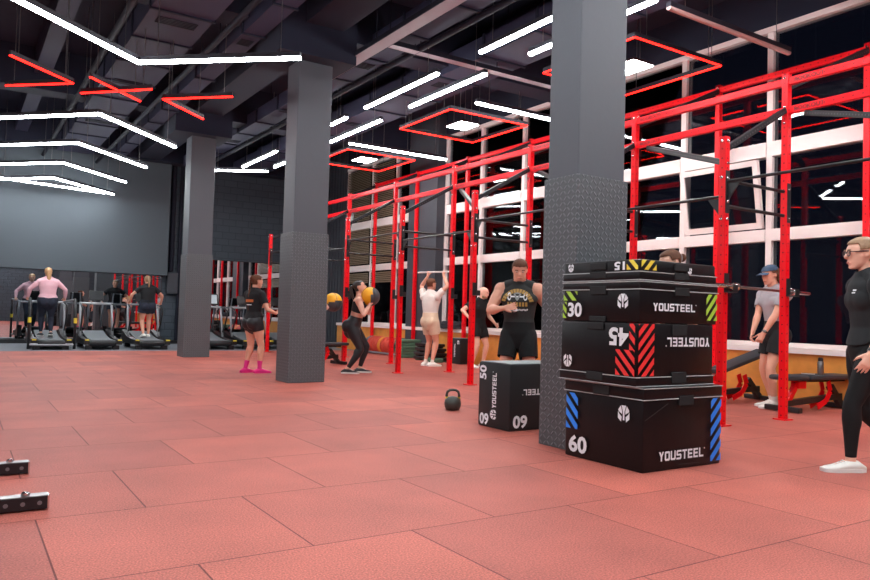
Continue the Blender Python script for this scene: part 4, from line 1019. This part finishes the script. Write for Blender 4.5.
    for sg in (-1, 1):
        e = cen+hr*sg*hh*.145+hf*hh*.418+hu*hh*.045; rm = Matrix((hr, hf, hu)).transposed()
        ew.ell(e, hh*.055, hh*.03, hh*.022, 10, 8, rm); ir.ell(e+hf*hh*.016, hh*.03, hh*.022, hh*.024, 8, 6, rm)
        br.tube([e+hr*sg*(-hh*.05)+hu*hh*.085+hf*hh*.05, e+hu*hh*.105+hf*hh*.045, e+hr*sg*hh*.085+hu*hh*.08+hf*hh*.0], hh*.022, 6)
    eo = ew.build('eyes', M['eye_white'], o, smooth=True); ir.build('iris', M['iris'], eo, smooth=True)
    br.build('eyebrows', M[hair[1]] if hair else M['hair_brown'], o, smooth=True)
    MB().ell(cen+hf*hh*.455-hu*hh*.275, hh*.10, hh*.03, hh*.028, 12, 8, Matrix((hr, hf, hu)).transposed()).build('mouth', M['lip'], o, smooth=True)
    # shoes
    if shoes:
        for side in 'LR':
            c, fd, r_, u_ = feet[side]; wd = .031
            q = MB(); S = [(-.052, .026, .026, .022), (-.03, .040, .029, .038), (.005, .042, .030, .042), (.04, .034, .032, .034), (.075, .022, .034, .022), (.105, .017, .030, .017), (.122, .013, .018, .011)]
            ring_tube(q, [(c+fd*s(y)+u_*s(zc*.5+.004), r_, u_, s(w_), s(hh_*.56)) for y, zc, w_, hh_ in S], 14)
            so = q.build('shoe', M[shoes], o, smooth=True)
            q = MB(); pl = [(-.058, .02), (-.03, .0315), (.02, .031), (.07, .0365), (.105, .033), (.126, .019)]
            pts = [(y, w_) for y, w_ in pl]+[(y, -w_) for y, w_ in pl[::-1]]; kk = len(pts)
            q.add([c+fd*s(y)+r_*s(w_)+u_*s(z) for z in (-.002, .0135) for y, w_ in pts], [tuple(range(kk)), tuple(range(kk, 2*kk))[::-1]]+[(i, kk+i, kk+(i+1) % kk, (i+1) % kk) for i in range(kk)])
            q.build('sole', M['sole'] if shoes != 'magenta' else M['magenta'], so)
            q = MB()
            for i in range(4):
                y = .035+.013*i; q.tube([c+fd*s(y)-r_*s(.012)+u_*s(.042-.0062*i), c+fd*s(y)+u_*s(.046-.0062*i), c+fd*s(y)+r_*s(.012)+u_*s(.042-.0062*i)], s(.0022), 6)
            q.build('laces', M['sole'], so)
    co2 = co.copy(); co2[covered] -= no[covered]*.006
    me.vertices.foreach_set('co', co2.ravel()); me.update()
    me.materials.clear(); me.materials.append(M[skin])
    for p in me.polygons: p.use_smooth = True
    body = bpy.data.objects.new('body', me); COL.objects.link(body); body.parent = o
    ctx = dict(o=o, cen=cen, hu=hu, hf=hf, hr=hr, hh=hh, wr=wrists, made=made, s=s, sf=sf, sr=sr, chest=chest, neck=neck, u2=u2)
    if extras: extras(ctx)
    return o
def project_print(ctx, garment, polys, name, mt, front=1, rise=0, off=.004):
    """lay flat shapes on the chest or back of a garment by shooting them onto the cloth"""
    g = ctx['made'][garment]; me = g.data
    bv = BVHTree.FromPolygons([v.co for v in me.vertices], [p.vertices for p in me.polygons])
    f = ctx['sf']*front; r = ctx['sr']*(-front); c = ctx['chest']+ctx['u2']*rise; q = MB()
    for pl in polys:
        out = []
        for p in pl:
            src = c+r*p[0]+ctx['u2']*p[1]+f*.6; h = bv.ray_cast(src, -f)
            if h[0] is None: out = None; break
            out.append(h[0]+f*off)
        if out: q.add(out, [tuple(range(len(out)))])
    if q.v: q.build(name, M[mt], g, fix=False)
def rect(x, y, w, h, n=1): return [[(x+w*i/n, y), (x+w*(i+1)/n, y), (x+w*(i+1)/n, y+h), (x+w*i/n, y+h)] for i in range(n)]
def watch(ctx, side):
    wr, d, n, lat, el = ctx['wr'][side]; f = (wr-el).normalized(); c = wr-f*.025; q = MB(); q.tube([c-f*.012, c+f*.012], ctx['s'](.0195), 14)
    w = q.build('watch_strap', M['black'], ctx['o'], smooth='angle')
    b = c-n*ctx['s'](.0195); rm = Matrix((lat, f, n)).transposed()
    MB().ell(b, .02, .02, .007, 14, 8, rm).build('watch_face', M['steel'], w, smooth=True)

TSH = [('torso', .2, 1.0), ('uarm', 0, .62, .008)]
SHORTS = [('torso', 0, .40), ('thigh', 0, .62, .014)]
LEGG = [('torso', 0, .42), ('thigh', 0, 1), ('shin', 0, .92)]

# -- woman in black walking at the right edge, facing left
def x_right(ctx):
    watch(ctx, 'L')
    hh, cen, hf, hr, hu = (ctx[k] for k in ('hh', 'cen', 'hf', 'hr', 'hu'))
    g = MB(); 
    for sg in (-1, 1):
        c = cen+hr*sg*hh*.16+hf*hh*.47+hu*hh*.03
        pts = [c+hr*(.135*hh*math.cos(a))+hu*(.085*hh*math.sin(a)) for a in [2*math.pi*i/14 for i in range(14)]]
        g.tube(pts, hh*.017, 6, close=True); g.tube([c+hr*sg*hh*.135+hu*hh*.04, cen+hr*sg*hh*.36+hf*hh*.2+hu*hh*.06, cen+hr*sg*hh*.38-hf*hh*.06+hu*hh*.05], hh*.018, 6)
    g.tube([cen-hr*hh*.03+hf*hh*.49+hu*hh*.06, cen+hr*hh*.03+hf*hh*.49+hu*hh*.06], hh*.014, 6)
    gl = g.build('glasses', M['glasses'], ctx['o'], smooth=True)
    l = MB()
    for sg in (-1, 1): l.ell(cen+hr*sg*hh*.16+hf*hh*.47+hu*hh*.03, hh*.13, hh*.006, hh*.08, 12, 6, Matrix((hr, hf, hu)).transposed())
    l.build('lens', M['lens'], gl, smooth=True)
    project_print(ctx, 'shirt', rect(.05, .085, .035, .012, 2)+rect(.04, .068, .04, .009, 2), 'chest_logo', 'print_white', 1)
person('woman in black shirt and leggings with glasses and white shoes, at the right edge', (5.625, 2.78, 0), 147, 1.70, 'f', 1.04, hip_z=.875, lean=(2, 4), head=(4, 0), twist=-8,
  legs={'L': dict(a=(-.05, .16, .072), yaw=4), 'R': dict(a=(.09, -.3, .16), pitch=-48, yaw=-4)},
  arms={'L': dict(t=(-.27, .15, .86), n=(1, 0, -.1), curl=.22, pole=(-.4, -1, 0)), 'R': dict(t=(.27, -.12, .88), n=(-1, 0, 0))}, voxel=.0065, skin='skin_b',
  garments=[('leggings', LEGG, .005, 'c_jet'), ('shirt', TSH, .018, 'c_char')], hair=('pony', 'hair_fair'), shoes='shoe_white', extras=x_right)

# -- man in a sleeveless shirt standing behind the plyo box, looking down at his hand
def x_tank(ctx):
    P_ = lambda polys, n, m_, rise=0: project_print(ctx, 'tank_top', [[(p[0]*1.25, p[1]*1.25) for p in q] for q in polys], n, m_, 1, .015)
    arch = []
    for i in range(13):
        a = math.radians(18+144*i/12); r1, r2 = .108, .142; w_ = .085
        arch.append([(-math.cos(a-w_)*r1, math.sin(a-w_)*r1*.95), (-math.cos(a+w_)*r1, math.sin(a+w_)*r1*.95), (-math.cos(a+w_)*r2, math.sin(a+w_)*r2*.95), (-math.cos(a-w_)*r2, math.sin(a-w_)*r2*.95)])
    P_([[(-p[0]*1.0, p[1]-.03) for p in q] for q in arch], 'gold_arch_lettering', 'gold')
    bell = []
    for sx in (-1, 1): bell += [[(sx*(.07+.018*math.cos(t)), .04+.036*math.sin(t)) for t in [2*math.pi*i/10 for i in range(10)]]]
    P_(bell+rect(-.055, .033, .11, .012, 4), 'dumbbell_print', 'print_white')
    P_(xf([[(-.035, .03), (-.012, -.02), (0, -.034), (.012, -.02), (.035, .03), (.02, .032), (0, -.008), (-.02, .032)]], 0, .035)+rect(-.018, .062, .036, .012, 2), 'shield_print', 'vinyl_top')
    P_([q for i in range(7) for q in rect(-.088+.026*i, -.045, .018, .036)], 'gold_lettering', 'gold')
    sw = []
    for i in range(11): sw += [[(-.09+.0165*i, -.085+.006*(i % 2)), (-.078+.0165*i, -.085+.006*((i+1) % 2)), (-.074+.0165*i, -.066-.006*((i*3) % 2)), (-.086+.0165*i, -.066)]]
    P_(sw, 'script_lettering', 'print_white')
person('muscular man in black sleeveless shirt looking at his hand behind the dark plyo box', (5.13, 6.2, 0), -135, 1.675, 'm', 1.06, arm_bulk=1.3, hip_z=.87, lean=(2, 7), head=(20, 10), twist=-4,
  legs={'L': dict(a=(-.18, 0, .074)), 'R': dict(a=(.18, 0, .074))},
  arms={'R': dict(t=(.13, .30, 1.14), n=(0, 1, .35), d=(-1, .05, .2), curl=.2, pole=(1, -.5, -.6)), 'L': dict(t=(-.33, .05, .92), n=(1, 0, 0), curl=.4, pole=(-.5, -1, 0))}, voxel=.0065, skin='skin_a',
  garments=[('shorts', [('torso', 0, .36), ('thigh', 0, .64, .018)], .012, 'c_jet'), ('tank_top', [('torso', .16, .985)], .011, 'c_tank')], hair=('buzz', 'hair_brown'), shoes='shoe_black', extras=x_tank)

# -- capped man by the window wall
person('man in grey shirt, black shorts and blue cap standing behind the rig upright', (8.75, 5.47, 0), 158, 1.79, 'm', .98, hip_z=.93, lean=(4, 8), head=(7, 4), twist=4,
  legs={'L': dict(a=(-.09, .07, .075)), 'R': dict(a=(.09, -.03, .075))},
  arms={'L': dict(t=(-.12, .28, .90), n=(.6, -.6, 0), curl=.5, pole=(-.6, -1, 0)), 'R': dict(t=(.06, .30, .90), n=(-.6, -.6, 0), curl=.5, pole=(.6, -1, 0))}, voxel=.0075, skin='skin_a',
  garments=[('shorts', SHORTS, .014, 'c_black'), ('shirt', TSH, .012, 'c_grey'), ('socks', [('shin', .82, 1), ('foot', 0, 1)], .004, 'c_white')], hair=('messy', 'hair_brown'), shoes='shoe_white', hat='cap_blue', extras=lambda c: watch(c, 'L'))

# -- woman with a bun behind the stack
person('woman with brown hair in a bun, only her head visible behind the box stack', (5.37, 4.28, 0), 165, 1.665, 'f', 1.0, lean=(3, 8), head=(12, 0), voxel=.008, skin='skin_b', garments=[('leggings', LEGG, .005, 'c_black'), ('shirt', TSH, .012, 'c_char')], hair=('bun', 'hair_brown'), shoes='shoe_white')

# -- man in beige pressing a stick overhead
def x_stick(ctx):
    w = ctx['wr']; a = w['L'][0]+w['L'][1]*.08; b = w['R'][0]+w['R'][1]*.08; d = (b-a).normalized(); mw = ctx['o'].matrix_basis
    pts = [mw@(a-d*.32), mw@(b+d*.28)]; mid = (pts[0]+pts[1])/2
    st = MB().tube([pts[0]-mid, pts[1]-mid], .016, 10).build('exercise_stick', M['frame'], smooth='angle', loc=mid)
    tag(st, 'white exercise stick held overhead by the man in beige', 'stick')
person('man in cream shirt and beige shorts holding a white stick overhead', (8.17, 12.72, 0), 10, 1.77, 'm', 1.1, hip_z=.93, lean=(0, -3), head=(-4, 0),
  legs={'L': dict(a=(-.11, .0, .075)), 'R': dict(a=(.11, -.02, .075))},
  arms={'L': dict(t=(-.24, .12, 1.86), n=(0, 1, 0), d=(0, .1, 1), curl=1.0, pole=(-1, .2, 0), thumb=(1, 0, 0)), 'R': dict(t=(.24, .12, 1.86), n=(0, 1, 0), d=(0, .1, 1), curl=1.0, pole=(1, .2, 0), thumb=(-1, 0, 0))}, skin='skin_a',
  garments=[('shorts', SHORTS, .014, 'c_beige'), ('shirt', TSH, .013, 'c_white'), ('socks', [('shin', .86, 1), ('foot', 0, 1)], .004, 'c_white')], hair=('short', 'hair_brown'), shoes='shoe_white', extras=x_stick)

# -- bald man bending behind the man in the sleeveless shirt
def x_beard(ctx):
    hh, cen, hf, hr, hu = (ctx[k] for k in ('hh', 'cen', 'hf', 'hr', 'hu'))
    q = MB()
    for i in range(9):
        a = math.radians(-80+20*i); q.ell(cen-hu*hh*.34+hr*hh*.28*math.sin(a)+hf*hh*(.12+.26*math.cos(a)), hh*.1, hh*.09, hh*.12, 8, 6)
    q.build('beard', M['hair_fair'], ctx['o'], smooth=True)
person('bald bearded man in black shirt and shorts, partly hidden by the muscular man', (8.98, 12.16, 0), -84, 1.66, 'm', 1.05, hip_z=.85, lean=(8, 12), head=(14, 20), bend_side=0,
  legs={'L': dict(a=(-.16, 0, .074)), 'R': dict(a=(.16, .02, .074))},
  arms={'R': dict(t=(.42, .18, 1.02), n=(-1, 0, 0), curl=.8, pole=(.8, -1, 0)), 'L': dict(t=(-.3, .2, .9), n=(1, 0, 0))}, skin='skin_b',
  garments=[('shorts', SHORTS, .016, 'c_jet'), ('shirt', TSH, .015, 'c_black'), ('socks', [('shin', .86, 1), ('foot', 0, 1)], .004, 'c_white')], shoes='shoe_white', extras=x_beard)

# -- wall ball throwers
def medicine_ball(loc, label, gdir):
    o = empty('medicine_ball', loc, label, 'ball', 'medicine balls'); 
    q = MB(); q.ell((0, 0, 0), .165, .165, .165, 28, 18)
    q.mi = [0]*len(q.f); ms = []
    for i, f in enumerate(q.f):
        c = [sum(q.v[j][a] for j in f)/len(f) for a in range(3)]
        ms.append(1 if c[0]*gdir[0]+c[1]*gdir[1]+c[2]*gdir[2] > .03 else 0)
    q.mi = ms
    q.build('shell', [M['ball_yellow'], M['ball_grey']], o, smooth=True)
    s = MB()
    for a in (0, math.pi/2): s.tube([(.166*math.cos(t)*math.cos(a), .166*math.cos(t)*math.sin(a), .166*math.sin(t)) for t in [2*math.pi*i/32 for i in range(32)]], .003, 5, close=True)
    s.build('seam', M['black'], o)
    return o
medicine_ball((6.02, 11.32, 1.34), 'yellow and grey medicine ball held by the crouching woman', (.8, -.5, -.1))
person('woman in black sports top and leggings crouching to catch a medicine ball', (5.78, 11.5, 0), -30, 1.68, 'f', 1.14, hip_z=.80, pelvis_tilt=22, lean=(14, 2), head=(-16, 0),
  legs={'L': dict(a=(-.15, .14, .072)), 'R': dict(a=(.13, -.06, .072))},
  arms={'L': dict(t=(-.14, .32, 1.25), n=(.8, .25, .3), d=(.25, .5, .7), curl=.3, pole=(-.6, .3, -1)), 'R': dict(t=(.14, .30, 1.20), n=(-.8, .25, .4), d=(-.1, .5, .8), curl=.3, pole=(.5, .2, -1))}, skin='skin_b',
  garments=[('leggings', [('torso', 0, .46), ('thigh', 0, 1), ('shin', 0, .9)], .005, 'leggings'), ('sports_top', [('torso', .60, .90)], .007, 'c_char')], hair=('pony', 'hair_dark'), shoes='shoe_black')
medicine_ball((5.47, 11.66, 1.22), 'yellow and grey medicine ball showing beside the middle column', (.1, -.3, -.9))
person('woman hidden by the middle column, only her hand on the ball visible', (4.88, 12.0, 0), -20, 1.64, 'f', 1.0, hip_z=.80, pelvis_tilt=20, lean=(14, 4), head=(-8, 0),
  legs={'L': dict(a=(-.13, .1, .07)), 'R': dict(a=(.13, -.04, .07))},
  arms={'L': dict(t=(-.05, .52, 1.08), n=(.6, .4, .6), d=(.3, .8, .5), curl=.3, pole=(-.6, .2, -1)), 'R': dict(t=(.26, .50, 1.06), n=(-.9, .2, .3), d=(0, .6, .7), curl=.3, pole=(.5, .2, -1))}, skin='skin_b',
  garments=[('leggings', LEGG, .005, 'leggings'), ('sports_top', [('torso', .60, .93)], .007, 'c_char')], hair=('pony', 'hair_brown'), shoes='shoe_black')

# -- woman with pink socks seen from behind
def x_back(ctx):
    project_print(ctx, 'shirt', rect(-.09, -.035, .18, .045, 10), 'orange_back_lettering', 'orange_print', -1, .02)
    project_print(ctx, 'shirt', rect(-.06, -.085, .12, .012, 8), 'white_back_lettering', 'print_white', -1, .02)
    w = ctx['wr']['R']; 
person('woman in black with pink socks and shoes and a long braid, seen from behind', (4.15, 11.9, 0), 16, 1.60, 'f', 1.1, hip_z=.85, lean=(-1, 2), head=(2, -12), twist=8,
  legs={'L': dict(a=(-.10, -.06, .07), yaw=8), 'R': dict(a=(.11, .07, .07), yaw=-14)},
  arms={'R': dict(t=(.20, .30, 1.0), n=(-.3, 0, 1), d=(-.5, .9, .1), curl=.5, pole=(.5, -1, -.2)), 'L': dict(t=(-.10, .28, 1.12), n=(.5, -.3, .2), curl=.6, pole=(-.6, -.6, -.6))}, skin='skin_a',
  garments=[('shorts', [('torso', 0, .47), ('thigh', 0, .36)], .006, 'leggings'), ('shirt', TSH, .011, 'c_black'), ('socks', [('shin', .64, 1), ('foot', 0, 1)], .005, 'magenta')], hair=('braid', 'hair_brown'), shoes='magenta', extras=x_back)

# -- treadmill walkers seen from behind
person('woman in pink long-sleeved top and dark leggings walking on the left treadmill', (1.82, 19.85, .272), 92, 1.66, 'f', 1.3, hip_z=.85, lean=(6, 10), head=(8, 0),
  legs={'L': dict(a=(-.10, .16, .075)), 'R': dict(a=(.08, -.10, .09), pitch=-15)},
  arms={'L': dict(t=(-.40, .20, .93), n=(0, 0, -1), d=(0, 1, -.2), curl=.9, pole=(-.8, -.5, 0)), 'R': dict(t=(.40, .20, .93), n=(0, 0, -1), d=(0, 1, -.2), curl=.9, pole=(.8, -.5, 0))}, skin='skin_b',
  garments=[('leggings', LEGG, .006, 'c_navy'), ('top', [('torso', .24, 1.0), ('uarm', 0, 1), ('farm', 0, .93)], .011, 'c_pink')], hair=('long', 'hair_blond'), shoes='shoe_black')
person('woman in black shirt and shorts walking on the treadmill left of the far column', (4.10, 19.85, .272), 92, 1.57, 'f', 1.2, hip_z=.81, lean=(5, 8), head=(4, 0),
  legs={'L': dict(a=(-.09, -.06, .08), pitch=-12), 'R': dict(a=(.09, .18, .07))},
  arms={'L': dict(t=(-.39, .2, .90), n=(0, 0, -1), d=(0, 1, -.2), curl=.9, pole=(-.8, -.5, 0)), 'R': dict(t=(.39, .2, .90), n=(0, 0, -1), d=(0, 1, -.2), curl=.9, pole=(.8, -.5, 0))}, skin='skin_a',
  garments=[('shorts', [('torso', 0, .42), ('thigh', 0, .42, .02)], .014, 'c_navy'), ('shirt', TSH, .014, 'c_black')], hair=('pony', 'hair_fair'), shoes='shoe_white')
